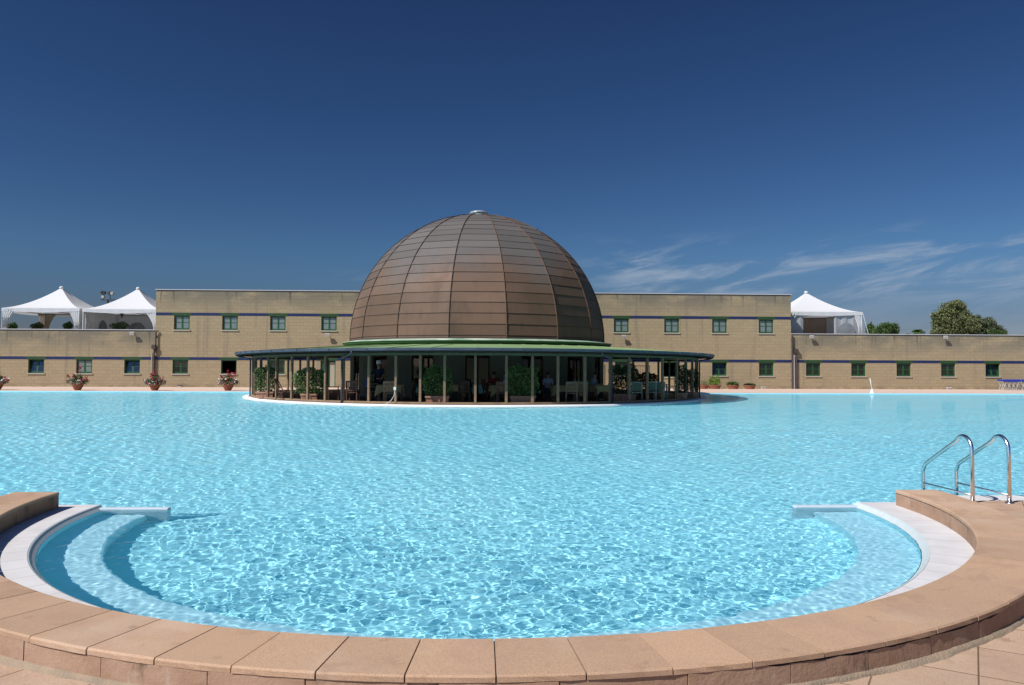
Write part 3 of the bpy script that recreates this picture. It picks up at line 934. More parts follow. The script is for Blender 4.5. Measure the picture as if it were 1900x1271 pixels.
# small roof vent
p = P(1184, 541, Y=FACE + 3)
t = thing('roof_vent', 'small metal vent pipe on the flat roof right of the dome', 'roof vent', (p.x, FACE + 3, ZC - .5))
for i, dx in enumerate((-.12, .10)):
    mb = MB(); mb.lathe([(0.001, 0), (.07, 0), (.07, .66), (.11, .66), (.11, .78), (0.001, .80)], 12, (dx, 0)); mb.build('pipe', M['lamp_body'], t)
for px, lab in ((1416, 'small white box at the wall foot left of the right-hand downpipes'), (1760, 'small white box at the wall foot below the second window from the right'), (334, 'small dark-topped box at the wall foot behind the flower bowls')):
    p = P(px, 721.5, Y=FACE - .25)
    t = thing('ground_box', lab, 'utility box', (p.x, FACE - .3, ZG))
    mb = MB(); mb.box(-.14, .14, -.1, .1, 0, .13); mb.build('body', M['sill'], t, bevel=.01)
    mb = MB(); mb.box(-.17, .17, -.13, .13, .132, .165); mb.build('lid', M['white_metal'] if px > 400 else M['dark_metal'], t, bevel=.008)


# ------------------------------------------------------------------ pagoda tents on the wing roofs
def tent(name, label, x0, y0, size, ze, zap, zf, walls, drapes, group='white pagoda tents on the roof'):
    t = thing(name, label, 'tent', (x0 + size / 2, y0 + size / 2, zf), 0, group)
    h = size / 2; n = 16; e = ze - zf; a = zap - zf - .15
    mb = MB(); vs = []
    def prof(s): return e + (a - e) * (s ** 1.75 * .80 + s * .20)
    for side in range(4):
        ca, sa = math.cos(side * math.pi / 2), math.sin(side * math.pi / 2); base = len(mb.v); fs = []
        vs = []
        for i in range(n + 1):
            s = i / n; r = h * (1 - s) + .09 * s
            for j in range(9):
                u = -1 + j / 4; px_, py_ = u * r, -r
                sag = .10 * (1 - u * u) * (1 - s) * math.sin(math.pi * min(1, s + .1))
                vs.append((px_ * ca - py_ * sa, px_ * sa + py_ * ca, prof(s) - sag))
        fs = [(i * 9 + j, i * 9 + j + 1, (i + 1) * 9 + j + 1, (i + 1) * 9 + j) for i in range(n) for j in range(8)]
        mb.add(vs, fs)
    mb.build('canopy', M['canvas'], t, smooth=True)
    mb = MB(); mb.lathe([(.10, a - .02), (.17, a + .03), (.17, a + .13), (.10, a + .2), (.001, a + .22)], 14); mb.build('finial', M['canvas'], t, smooth=True)
    mb = MB()                                             # hanging valance with a soft curved edge
    for side in range(4):
        ca, sa = math.cos(side * math.pi / 2), math.sin(side * math.pi / 2); vs = []
        for j in range(25):
            u = -1 + j / 12; dpt = .22 + .12 * (1 - abs(u) ** 2) 
            for z in (e, e - dpt):
                q = -h - .004 - .02 * math.sin(j * 1.9) * (z < e); vs.append((u * h * ca - q * sa, u * h * sa + q * ca, z))
        mb.add(vs, [(2 * j, 2 * j + 2, 2 * j + 3, 2 * j + 1) for j in range(24)])
    mb.build('valance', M['canvas'], t, smooth=True)
    for sx in (-1, 1):
        for sy in (-1, 1):
            mb = MB(); mb.tube([(sx * (h - .05), sy * (h - .05), 0), (sx * (h - .05), sy * (h - .05), e)], .045, 8); mb.build('pole', M['white_metal'], t)
    mb = MB(); z = e - .10
    for q in (-h + .06, h - .06):
        mb.beam((-h + .1, q, z), (h - .1, q, z), .05); mb.beam((q, -h + .1, z), (q, h - .1, z), .05)
    mb.beam((-h + .1, 0, z), (h - .1, 0, z), .04); mb.beam((0, -h + .1, z - .05), (0, h - .1, z - .05), .04); mb.beam((0, 0, z), (0, 0, a), .07)
    mb.build('frame', M['dark_metal'], t)
    for (side, kind, mat) in walls:
        ca, sa = math.cos(side * math.pi / 2), math.sin(side * math.pi / 2)
        def tr(u, z, q=-h + .10): return (u * ca - q * sa, u * sa + q * ca, z)
        mb = MB(); vs = []; nn = 60
        for j in range(nn + 1):
            u = (-1 + 2 * j / nn) * (h - .08); ww = .035 * math.sin(j * .9) + .02 * math.sin(j * 2.3)
            for z in (0, e * .5, e - .12): vs.append(tr(u, z, -h + .12 + ww))
        keep = []
        for j in range(nn):
            u = (-1 + 2 * (j + .5) / nn) * (h - .08)
            if kind == 'arches_mid' and -h * .5 < u < h * .30: continue
            for i_ in range(2): keep.append((j * 3 + i_, (j + 1) * 3 + i_, (j + 1) * 3 + i_ + 1, j * 3 + i_ + 1))
        mb.add(vs, keep); o = mb.build('side_wall', mat, t, smooth=True)
        if kind.startswith('arch'):
            for uc in {'arches': (-h * .42, h * .42), 'arches_mid': (h * .60,), 'arch_one': (0.0,)}[kind]:
                m2 = MB(); pts = [(uc - .75, .35), (uc + .75, .35)] + [(uc + .75 * math.cos(k), 1.25 + .75 * math.sin(k)) for k in np.linspace(0, math.pi, 14)]
                vs = [tr(u, z, -h + (.20 if side in (2, 3) else .05)) for u, z in pts]; m2.add(vs, [tuple(range(len(vs)))]); m2.build('arched_window', M['tent_window'], o)
    for (sx, sy, wid, mat) in drapes:                     # curtains gathered at the corner poles
        for ax in (0, 1):
            mb = MB(); vs = []; nn = 14
            for i_ in range(9):
                s = i_ / 8; z = (e - .1) * (1 - s); wv = wid * (1 - .62 * math.sin(math.pi * min(1, s * .85)) )
                for j in range(nn + 1):
                    u = j / nn * wv; rp = .05 * math.sin(j * 2.1 + i_ * .4)
                    a_, b_ = (h - .04 - u, h - .02 + rp) if ax == 0 else (h - .02 + rp, h - .04 - u)
                    vs.append((sx * a_, sy * b_, z))
            mb.add(vs, [(i_ * (nn + 1) + j, i_ * (nn + 1) + j + 1, (i_ + 1) * (nn + 1) + j + 1, (i_ + 1) * (nn + 1) + j) for i_ in range(8) for j in range(nn)])
            mb.build('curtain', mat, t, smooth=True)
    return t


TF = ZWG - .95
yt = FACE + 2.6
pa, pb = P(3, 571, Y=yt), P(148, 571, Y=yt); S1 = pb.x - pa.x
za = P(111, 532.5, Y=yt + S1 / 2).z
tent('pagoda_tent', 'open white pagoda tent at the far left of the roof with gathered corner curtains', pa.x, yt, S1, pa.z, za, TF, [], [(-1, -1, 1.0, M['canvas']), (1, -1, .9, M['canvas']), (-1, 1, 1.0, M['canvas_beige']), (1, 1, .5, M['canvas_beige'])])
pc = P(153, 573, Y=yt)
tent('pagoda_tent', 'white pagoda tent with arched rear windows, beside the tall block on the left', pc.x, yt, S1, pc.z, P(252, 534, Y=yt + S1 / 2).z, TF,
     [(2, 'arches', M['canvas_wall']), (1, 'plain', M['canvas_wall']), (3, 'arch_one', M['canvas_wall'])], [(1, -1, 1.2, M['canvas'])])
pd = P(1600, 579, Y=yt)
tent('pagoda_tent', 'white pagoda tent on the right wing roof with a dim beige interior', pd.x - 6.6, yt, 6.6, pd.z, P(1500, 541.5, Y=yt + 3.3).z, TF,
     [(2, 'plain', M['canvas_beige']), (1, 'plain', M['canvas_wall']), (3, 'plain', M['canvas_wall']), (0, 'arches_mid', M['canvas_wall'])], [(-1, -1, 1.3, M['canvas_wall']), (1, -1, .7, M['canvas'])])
# guy curtain leaning out at the right tent corner
p0, p1 = P(1600, 580, Y=yt - .1), P(1611, 622, Y=yt - .1)
t = thing('tent_strap', 'white canvas strap stretched down beside the right tent corner', 'strap', (p0.x, yt - .1, TF))
mb = MB(); mb.beam((0.02, 0, p0.z - TF), (p1.x - p0.x + .3, 0, 0.0), .09, .02); mb.build('strap', M['canvas'], t)
mb = MB(); mb.box(p1.x - p0.x + .2, p1.x - p0.x + .42, -.1, .1, 0, .06); mb.build('foot_plate', M['white_metal'], t)
# hanging lamp in the second tent
p = P(226, 581, Y=yt + 1.5)
t = thing('pendant_lamp', 'dark cone-shaped lamp hanging in the tent with arched windows', 'lamp', (p.x, p.y, p.z))
mb = MB(); mb.lathe([(.22, .12), (.20, .10), (.02, -.42)], 14); mb.build('lamp_shade', mk('brown_shade', (.09, .07, .06), .7), t)
mb = MB(); mb.tube([(0, 0, .1), (0, 0, .5)], .012, 6); mb.build('cord', M['dark_metal'], t)
# parasol lying in the tent and little chair
p = P(170, 600, Y=yt + 1.0)
t = thing('leaning_pole', 'white pole leaning in the tent with arched windows', 'pole', (P(155, 606, Y=yt + 1.0).x, yt + 1, TF))
q = P(172, 593, Y=yt + 1.0); mb = MB(); mb.beam((0, 0, .3), (q.x - t.location.x, 0, q.z - TF), .06); mb.tube([(0, 0, 0), (0, 0, .32)], .05, 8); mb.build('pole', M['white_metal'], t)
p = P(272, 606, Y=yt + 2)
t = thing('garden_chair', 'white garden chair in the roof tent close to the tall block', 'chair', (p.x, yt + 2, TF))
mb = MB()
for sx in (-.23, .23):
    for sy in (-.2, .22): mb.beam((sx, sy, 0), (sx, sy, .44 if sy < 0 else 1.25), .035)
mb.build('frame', M['white_metal'], t)
mb = MB(); mb.box(-.25, .25, -.22, .24, .44, .47); mb.build('seat', M['white_metal'], t)
mb = MB(); mb.box(-.25, .25, .215, .24, .8, .86); mb.box(-.25, .25, .215, .24, 1.18, 1.24); mb.build('backrest', M['white_metal'], t)

# floodlight mast far behind the tents
t = thing('light_mast', 'floodlight mast with two racks of lamps rising between the two left tents', 'light mast', (P(200, 560, Y=110).x, 110, 0))
k = 110 / FPX; zt = P(200, 556, Y=110).z
mb = MB(); mb.tube([(0, 0, 0), (0, 0, zt)], .16, 8); mb.box(-12 * k, 14 * k, -.1, .1, zt - .12, zt + .02)
mb.beam((-9 * k, 0, zt), (-9 * k, 0, zt + 13 * k), .09); mb.beam((4 * k, 0, zt), (4 * k, 0, zt + 12 * k), .09); mb.build('mast', M['dark_metal'], t)
for (dx, dz) in ((-11, 13), (-7.5, 12.5), (-9, 5), (2, 12), (7, 11.5)):
    mb = MB(); mb.lathe([(.001, -.1), (.2, -.1), (.26, .16), (.001, .16)], 12, (dx * k, dz * k)); 
    mb.v = [(v[0] - 0, v[2], zt + v[1]) if False else (v[0], v[2], zt + v[1]) for v in mb.v]; mb.build('lamp_head', M['lamp_body'] if dz < 12 else M['dark_metal'], t)


# ------------------------------------------------------------------ vegetation helpers
def blob_points(blobs, n, seed, shell=.55):
    g = np.random.default_rng(seed); vol = np.array([b[3] * b[4] * b[5] for b in blobs]) ** .8; cnt = (vol / vol.sum() * n).astype(int); out = []
    for b, c in zip(blobs, cnt):
        d = g.normal(size=(c, 3)); d /= np.linalg.norm(d, axis=1)[:, None]
        r = shell + (1 - shell) * g.random(c) ** .7
        out.append(np.array(b[:3]) + d * r[:, None] * np.array(b[3:6]))
    return np.concatenate(out)


def tree(name, label, cat, base, blobs, n, size, mat, trunk_r, seed, group=None):
    t = thing(name, label, cat, base, 0, group)
    rg = random.Random(seed); g = np.random.default_rng(seed)
    clumps = []
    for b in blobs:                      # break every lobe into many uneven clumps so that sky shows between them
        for _ in range(int(16 + 12 * b[3])):
            d = g.normal(size=3); d /= np.linalg.norm(d); r = g.random() ** .4
            q = np.array(b[:3]) + d * r * np.array(b[3:6]) * .92
            s = g.uniform(.14, .34) * min(b[3:6])
            clumps.append((*q, s * 1.25, s * 1.25, s * .85))
    pts = blob_points(clumps, int(n * 2.2), seed, .05)
    pts = np.concatenate([pts + g.normal(size=pts.shape) * .13, blob_points(blobs, int(n * .55), seed + 1, .3)])
    leaves('crown', pts, size * .58, mat, t, seed)
    mb = MB(); top = min(b[2] for b in blobs)
    mb.tube([(0, 0, -.1), (.1, 0, top * .5), (.05, .05, top)], [trunk_r, trunk_r * .8, trunk_r * .6], 9)
    for b in clumps[::4]:
        q = Vector(b[:3]); m = Vector((q.x * .35, q.y * .35, top + (q.z - top) * .45))
        mb.tube([(0.05, 0.05, top * .85), tuple(m), tuple(q)], [trunk_r * .45, trunk_r * .28, trunk_r * .08], 5, cap=False)
    mb.build('trunk', M['bark'], t, smooth=True)
    return t


def at(px, py, Y):
    return P(px, py, Y=Y)


Yt = 98.0
k = Yt / FPX
base = at(1772, 700, Yt); bx = base.x
def L(px, py, rx, rz, dy=0, X0=None, Y=Yt):
    q = at(px, py, Y); kk = Y / FPX
    return (q.x - (bx if X0 is None else X0), dy, q.z, rx * kk, rx * kk * .9, rz * kk)
tree('broadleaf_tree', 'tall airy olive-green tree rising behind the right wing', 'tree', (bx, Yt, 0),
     [L(1758, 580, 21, 21), L(1783, 576, 20, 18, 1), L(1743, 600, 15, 24), L(1772, 606, 30, 22), L(1798, 594, 13, 15), L(1735, 588, 8, 10), L(1768, 566, 10, 8), L(1806, 604, 12, 14), L(1738, 613, 12, 10)], 15000, .17, M['leaf_olive'], .3, 21)
b2 = at(1822, 700, Yt + 4).x
tree('broadleaf_tree', 'lower grey-green tree growing against the right side of the tall airy tree', 'tree', (b2, Yt + 4, 0),
     [L(1818, 606, 28, 18, 0, b2, Yt + 4), L(1800, 613, 22, 16, 0, b2, Yt + 4), L(1845, 613, 17, 12, 0, b2, Yt + 4), L(1832, 600, 16, 12, 0, b2, Yt + 4), L(1808, 598, 14, 12, 0, b2, Yt + 4), L(1856, 618, 11, 8, 0, b2, Yt + 4)], 15000, .16, M['leaf_grey'], .28, 22)
b3 = at(1860, 700, Yt - 5).x
tree('broadleaf_tree', 'small green tree top at the right edge of the tree group, just above the coping', 'tree', (b3, Yt - 5, 0),
     [L(1855, 620, 10, 6, 0, b3, Yt - 5), L(1846, 619, 7, 8, 0, b3, Yt - 5)], 1800, .15, M['leaf_pine'], .15, 23)
b4 = at(1642, 700, 90).x
tree('broadleaf_tree', 'dark green bushy tree just right of the roof tent', 'tree', (b4, 90, 0),
     [L(1645, 611, 17, 13, 0, b4, 90), L(1634, 616, 14, 11, 0, b4, 90), L(1659, 614, 9, 13, 0, b4, 90)], 8000, .14, M['leaf_pine'], .2, 24)
b5 = at(1614, 700, 92).x
tree('broadleaf_tree', 'small dark tree top directly behind the right tent corner', 'tree', (b5, 92, 0), [L(1614, 611, 8, 9, 0, b5, 92)], 1500, .14, M['leaf_pine'], .15, 25)


def palm(label, px, py, Y, r, seed, dense=1.0):
    q = at(px, py, Y); t = thing('palm_tree', label, 'palm tree', (q.x, Y, 0)); kk = Y / FPX; r *= kk; g = random.Random(seed)
    mb = MB(); mb.tube([(0, 0, 0), (0.05, 0, q.z - .2)], [.22, .16], 9); mb.build('trunk', M['bark'], t)
    mb = MB()
    for i_ in range(int(34 * dense)):
        a = g.uniform(0, 6.28); up = g.uniform(.1, 1.25); pts = []
        for s in range(8):
            u = s / 7; pts.append((math.cos(a) * math.cos(up) * r * u * 1.1, math.sin(a) * math.cos(up) * r * u * 1.1, q.z - .2 + r * (math.sin(up) * u - .55 * u * u)))
        for s in range(1, 8):
            p_, c_ = Vector(pts[s - 1]), Vector(pts[s]); d = (c_ - p_).normalized(); sd = d.cross(Vector((0, 0, 1))).normalized()
            for sg in (-1, 1):
                for m_ in (0, .5):
                    o_ = p_.lerp(c_, m_); w_ = r * .34 * math.sin(math.pi * (s + m_) / 9)
                    tip = o_ + sd * sg * w_ + d * w_ * .5 - Vector((0, 0, w_ * .45)); mb.add([tuple(o_), tuple(o_ + d * .09), tuple(tip)], [(0, 1, 2)])
    mb.build('fronds', M['leaf_pine'], t); return t


palm('palm crown showing over the coping between the dark bushy tree and the tall trees', 1703, 614, 88, 15, 3)
palm('faint small palm crown left of the larger palm behind the right wing', 1683, 619, 88, 9, 4, .6)
# wooden electricity pole behind
t = thing('utility_pole', 'thin utility pole with a short crossarm beside the right tent corner', 'utility pole', (at(1617, 700, 95).x, 95, 0))
zt = at(1617, 597, 95).z; mb = MB(); mb.tube([(0, 0, 0), (0, 0, zt)], [.13, .10], 8); mb.build('pole', M['bark'], t)
mb = MB(); mb.box(-.55, .55, -.06, .06, zt - .72, zt - .6); mb.build('crossarm', M['bark'], t)
# shrubs in tubs on the terrace, left
for px, py, rr, lab in ((22, 606, 9, 'dark shrub top in the far left tent behind the left curtain'), (69, 606, 11, 'low green shrub on the roof terrace in the middle of the open left tent'),
                        (126, 605, 8, 'dark shrub top near the right curtain of the open left tent'), (222, 605, 16, 'green rounded shrub in front of the arched tent windows')):
    Y = FACE + 4.2; q = at(px, py, Y); kk = Y / FPX
    t = thing('potted_shrub', lab, 'shrub', (q.x, Y, TF), 0, 'shrubs in tubs on the roof terrace')
    h = q.z - TF; r = rr * kk
    leaves('foliage', blob_points([(0, 0, h, r * 1.15, r * .7, .3), (r * .3, 0, h + .12, r * .5, r * .5, .28), (-r * .4, .1, h + .02, r * .5, r * .5, .22), (0, 0, h - .35, r * .8, r * .6, .3)], 900, 5), .07, M['leaf_pine'], t, 6)
    mb = MB(); mb.lathe([(.001, 0), (.2, 0), (.27, .42), (.30, .42), (.30, .48), (.001, .46)], 16); mb.build('pot', M['terra'], t)
    mb = MB(); mb.tube([(0, 0, .4), (0, 0, h)], .03, 6); mb.build('stem', M['bark'], t)

# ------------------------------------------------------------------ domed pavilion standing in the pool
pav = thing('domed_pavilion', 'round restaurant pavilion under a big brown copper dome and a light green canopy roof', 'pavilion', (PC[0], PC[1], 0))
RP, RC, RD, RR = 12.8, 13.67, 7.5, 13.32
ZP = .045


def pol(r, phi, z=0.0):
    """point at angle phi (degrees, 0 = towards the camera, + = right) round the pavilion centre"""
    return (r * math.sin(R(phi)), -r * math.cos(R(phi)), z)


mb = MB(); mb.lathe([(RR, ZF), (RR, -.035), (RR - .03, 0.008), (RP + .10, 0.012)], 128); pl = mb.build('platform_rim', M['nosing'], pav, smooth=True)
pl.data.materials[0] = mk('white_rim', (0.80, .80, .79), .5, .3)
pl.cycles.is_caustics_receiver = True
mb = MB(); mb.lathe([(RP + .10, 0.0), (RP + .10, ZP), (.001, ZP)], 128); mb.build('floor', M['pav_floor'], pav)
posts = []
for px in (483.4, 497.6, 513, 541.5, 571.4, 603.7, 637, 684.4, 734.5, 779.8, 825, 882, 939.4, 987.8, 1035, 1085, 1132, 1167, 1201, 1229, 1256, 1272):
    q = P(px, 720, z=0.0) - Vector((0, 0, EYE)); d = Vector((q.x, q.y)).normalized(); o2 = Vector((-PC[0], -PC[1]))
    bq = o2.dot(d); disc = bq * bq - (o2.length_squared - RP * RP)
    hit = o2 + d * (-bq - math.sqrt(max(disc, 0))); posts.append(math.degrees(math.atan2(hit.x, -hit.y)))
lo_, hi_ = min(posts), max(posts)
posts += [lo_ - 6 * k_ for k_ in range(1, 12)] + [hi_ + 6 * k_ for k_ in range(1, 12)]
posts.sort()
pm = MB(); pm.box(-.053, .053, -.053, .053, ZP + .06, 2.16)
first = None
for a in posts:
    if first is None:
        first = pm.build('post', M['wood_post'], pav, bevel=.006); o = first
    else:
        o = first.copy(); COL.objects.link(o); o.parent = pav
    o.location = pol(RP, a); o.rotation_euler = (0, 0, R(a))


def ring(name, r0, r1, z0, z1, mat, a0=0, a1=360, n=128, parent=pav):
    mb = MB(); mb.lathe([(r0, z0), (r1, z0), (r1, z1), (r0, z1), (r0, z0)], n, (0, 0), a0, a1); return mb.build(name, mat, parent)


for a, b in zip(posts, posts[1:]):       # straight beams between the posts
    mb = MB(); mb.beam(pol(RP, a, 2.225), pol(RP, b, 2.225), .075, .105); mb.build('ring_beam', M['wood_beam'], pav)
mb = MB()
for a, b in zip(posts, posts[1:]): mb.beam(pol(RP, a, ZP + .035), pol(RP, b, ZP + .035), .15, .075)
mb.build('base_beam', M['wood_sill'], pav)
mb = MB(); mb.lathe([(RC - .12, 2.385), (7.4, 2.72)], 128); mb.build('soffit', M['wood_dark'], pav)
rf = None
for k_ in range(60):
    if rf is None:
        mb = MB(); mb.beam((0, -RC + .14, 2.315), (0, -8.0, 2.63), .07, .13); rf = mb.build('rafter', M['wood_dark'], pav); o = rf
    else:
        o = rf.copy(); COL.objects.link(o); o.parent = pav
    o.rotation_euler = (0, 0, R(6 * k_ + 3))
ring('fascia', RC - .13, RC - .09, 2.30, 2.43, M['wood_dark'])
g0 = None
mb = MB(); mb.lathe([(RC - .08, 2.42), (RC - .06, 2.375), (RC, 2.355), (RC + .055, 2.375), (RC + .065, 2.482), (RC + .05, 2.486), (RC + .04, 2.40), (RC, 2.38), (RC - .05, 2.395)], 44)
gut = mb.build('gutter', M['gutter'], pav)
mb = MB(); mb.beam(pol(RC + .066, 0, 2.39), pol(RC + .066, 0, 2.478), .022, .03); clip = mb.build('gutter_clip', M['gutter'], gut)
for k_ in range(1, 88):
    o = clip.copy(); COL.objects.link(o); o.parent = gut; o.rotation_euler = (0, 0, R(k_ * 360 / 88)); o.location.z = -.10 * math.sin(R(k_ * 360 / 88)) ** 2
mb = MB(); mb.lathe([(RC + .03, 2.475), (7.6, 2.82)], 44); mb.v = mb.v
roof = mb.build('canopy_roof', M['roof_green'], pav)
mb = MB()
for k_ in range(44): mb.beam(pol(RC + .02, k_ * 360 / 44, 2.482), pol(7.7, k_ * 360 / 44, 2.822), .03, .02)
mb.build('roof_seams', M['roof_green'], roof)
mb = MB(); mb.lathe([(7.55, 3.10), (7.97, 3.015), (7.975, 2.995), (7.93, 2.99)], 96); sk = mb.build('dome_skirt', M['skirt'], pav)
mb = MB(); mb.lathe([(7.93, 2.99), (7.91, 2.90), (7.75, 2.80)], 96); mb.build('drip_edge', M['skirt_dark'], sk)
for a in (posts.index(min(posts, key=lambda q: abs(q + 27.5))),): pass
for px, sgn in ((637, -1), (1132, 1), (469, -1), (1292, 1)):
    if px in (637, 1132): a = min(posts, key=lambda q: abs(q - math.degrees(math.atan2(P(px, 720, z=0).x, 1)) * 0 - (-27.9 if px == 637 else 28.5)))
    else: a = -72 if px == 469 else 71.5
    mb = MB(); g_a = a - sgn * 4.5 if px in (637, 1132) else a
    mb.tube([pol(RC, g_a, 2.33), pol(RC, g_a, 2.24), pol(RC - .08, g_a + sgn * .6, 2.19), pol(RP + .16, a, 2.04), pol(RP + .13, a, 1.9), pol(RP + .13, a, .06), pol(RP + .2, a, 0.03)], .042, 8)
    mb.build('downpipe', M['pipe_dark'], pav, smooth=True)

# the copper dome: 16 flat gores of lapped sheets
ZB, HD = 3.09, 7.62
E0, ES = R(1.4), R(4.31)
rows = [-.012] + [E0 + ES * k_ for k_ in range(0, 21)]
rows = [e for e in rows if e < R(87.5)] + [R(87.5)]
mb = MB(); rg = random.Random(12)
for gk in range(16):
    a0, a1 = -11.25 + 22.5 * gk, 11.25 + 22.5 * gk
    for e0, e1 in zip(rows, rows[1:]):
        j0, j1, j2, j3 = (rg.uniform(-.006, .006) for _ in range(4))
        def q(a, e, dr): return pol((RD + dr) * math.cos(e), a, ZB + (HD + dr) * math.sin(e))
        mb.add([q(a0, e0, .020 + j0), q(a1, e0, .020 + j1), q(a1, e1, .0 + j2), q(a0, e1, .0 + j3), q(a0, e0, -.01), q(a1, e0, -.01)], [(0, 1, 2, 3), (4, 5, 1, 0)])
dome = mb.build('dome', M['copper'], pav)
for gk in range(16):
    mb = MB(); a = 11.25 + 22.5 * gk; pts = [pol((RD + .025) * math.cos(e), a, ZB + (HD + .025) * math.sin(e)) for e in np.linspace(0, R(87), 30)]
    mb.tube(pts, .024, 5); mb.build('dome_seam', M['seam_red'] if gk in (0, 1, 2) and True else M['seam'], dome)
mb = MB()
for e in rows[1:-1]:
    for gk in range(16):
        a0, a1 = -11.25 + 22.5 * gk, 11.25 + 22.5 * gk
        mb.beam(pol((RD + .014) * math.cos(e), a0, ZB + (HD + .014) * math.sin(e) - .018), pol((RD + .014) * math.cos(e), a1, ZB + (HD + .014) * math.sin(e) - .018), .009, .018)
mb.build('sheet_laps', M['lap'], dome)
mb = MB(); mb.lathe([(RD + .06, ZB - .03), (RD + .05, ZB + .05), (RD - .02, ZB + .10)], 16, (0, 0), 11.25 - 90, 371.25 - 90); mb.build('base_flashing', M['seam'], dome)
mb = MB(); mb.lathe([(.62, ZB + HD - .06), (.60, ZB + HD + .06), (.42, ZB + HD + .12), (.40, ZB + HD + .16), (.58, ZB + HD + .18), (.50, ZB + HD + .27), (.25, ZB + HD + .34), (.001, ZB + HD + .36)], 24)
mb.build('dome_cap', M['cap'], dome, smooth=True)
mb = MB(); e = R(56); mb.beam(pol(RD * math.cos(e), 52, ZB + HD * math.sin(e)), pol(RD * math.cos(e) + .1, 52, ZB + HD * math.sin(e) + .25), .04); mb.build('lightning_pin', M['dark_metal'], dome)

# drum below the dome: 16 wall facets, each with a doorway
for gk in range(16):
    a = 22.5 * gk; t = 2 * 7.35 * math.tan(R(11.25)) / 2; y = -7.35; hw = .62; zt = 2.25
    rot = Matrix.Rotation(R(a), 4, 'Z')
    def place(mb): mb.v = [tuple(rot @ Vector(v)) for v in mb.v]; return mb
    mb = MB(); mb.box(-t, -hw, y, y + .15, ZP - .02, 3.05); mb.box(hw, t, y, y + .15, ZP - .02, 3.05); mb.box(-hw, hw, y, y + .15, zt, 3.05)
    wl = place(mb).build('wall', M['plaster'], pav)
    mb = MB(); mb.box(-hw, -hw + .07, y + .04, y + .1, ZP, zt); mb.box(hw - .07, hw, y + .04, y + .1, ZP, zt); mb.box(-hw, hw, y + .041, y + .099, zt - .07, zt - .001); mb.box(-.045, .045, y + .042, y + .098, ZP + .08, zt - .07); mb.box(-hw + .07, hw - .07, y + .043, y + .097, ZP + .001, ZP + .09)
    dd = place(mb).build('door', M['wood_dark'], wl)
    mb = MB(); mb.box(-hw + .08, -.05, y + .065, y + .073, ZP + .1, zt - .08); mb.box(.05, hw - .08, y + .065, y + .073, ZP + .1, zt - .08); place(mb).build('pane', M['glass'], dd)
mb = MB(); mb.lathe([(6.9, 3.06), (.001, 3.06)], 16); mb.build('ceiling', M['plaster'], pav)
mb = MB(); mb.lathe([(6.1, ZP), (6.1, 3.05)], 20); mb.build('added_dark_core', M['wood_dark'], pav)  # made-up cylinder, sized to keep the inside of the drum dark

# the canopy sags a little towards its sides
for o in [q for q in pav.children] + [roof]:
    if o.name.split('.')[0] in ('ring_beam', 'fascia', 'gutter', 'canopy_roof', 'soffit'):
        for v in o.data.vertices:
            r_ = math.hypot(v.co.x, v.co.y)
            if r_ > 8 and v.co.z > 2: v.co.z -= .10 * (v.co.x / r_) ** 2 * min(1, (r_ - 8) / 4.5)
for v in [c for c in roof.children][0].data.vertices:
    r_ = math.hypot(v.co.x, v.co.y)
    if r_ > 8: v.co.z -= .10 * (v.co.x / r_) ** 2 * min(1, (r_ - 8) / 4.5)

# white cable on the post left of the middle planter
q = P(779, 722, z=1.0); a = min(posts, key=lambda v: abs(v - -16.5)); pp = Vector(pol(RP + .1, a)) + Vector((PC[0], PC[1], 0))
t = thing('cable_box', 'small white socket box with a white cable on the post left of the middle planters', 'socket box', (pp.x, pp.y, .70))
mb = MB(); mb.box(-.055, .055, -.07, 0, -.07, .07); mb.build('box', M['white_metal'], t, bevel=.01)
mb = MB(); mb.tube([(0, -.06, -.1), (-.03, -.07, -.3), (-.14, -.1, -.5), (-.32, -.14, -.64), (-.42, -.2, -.70)], .010, 8); mb.build('cable', M['white_metal'], t, smooth=True)


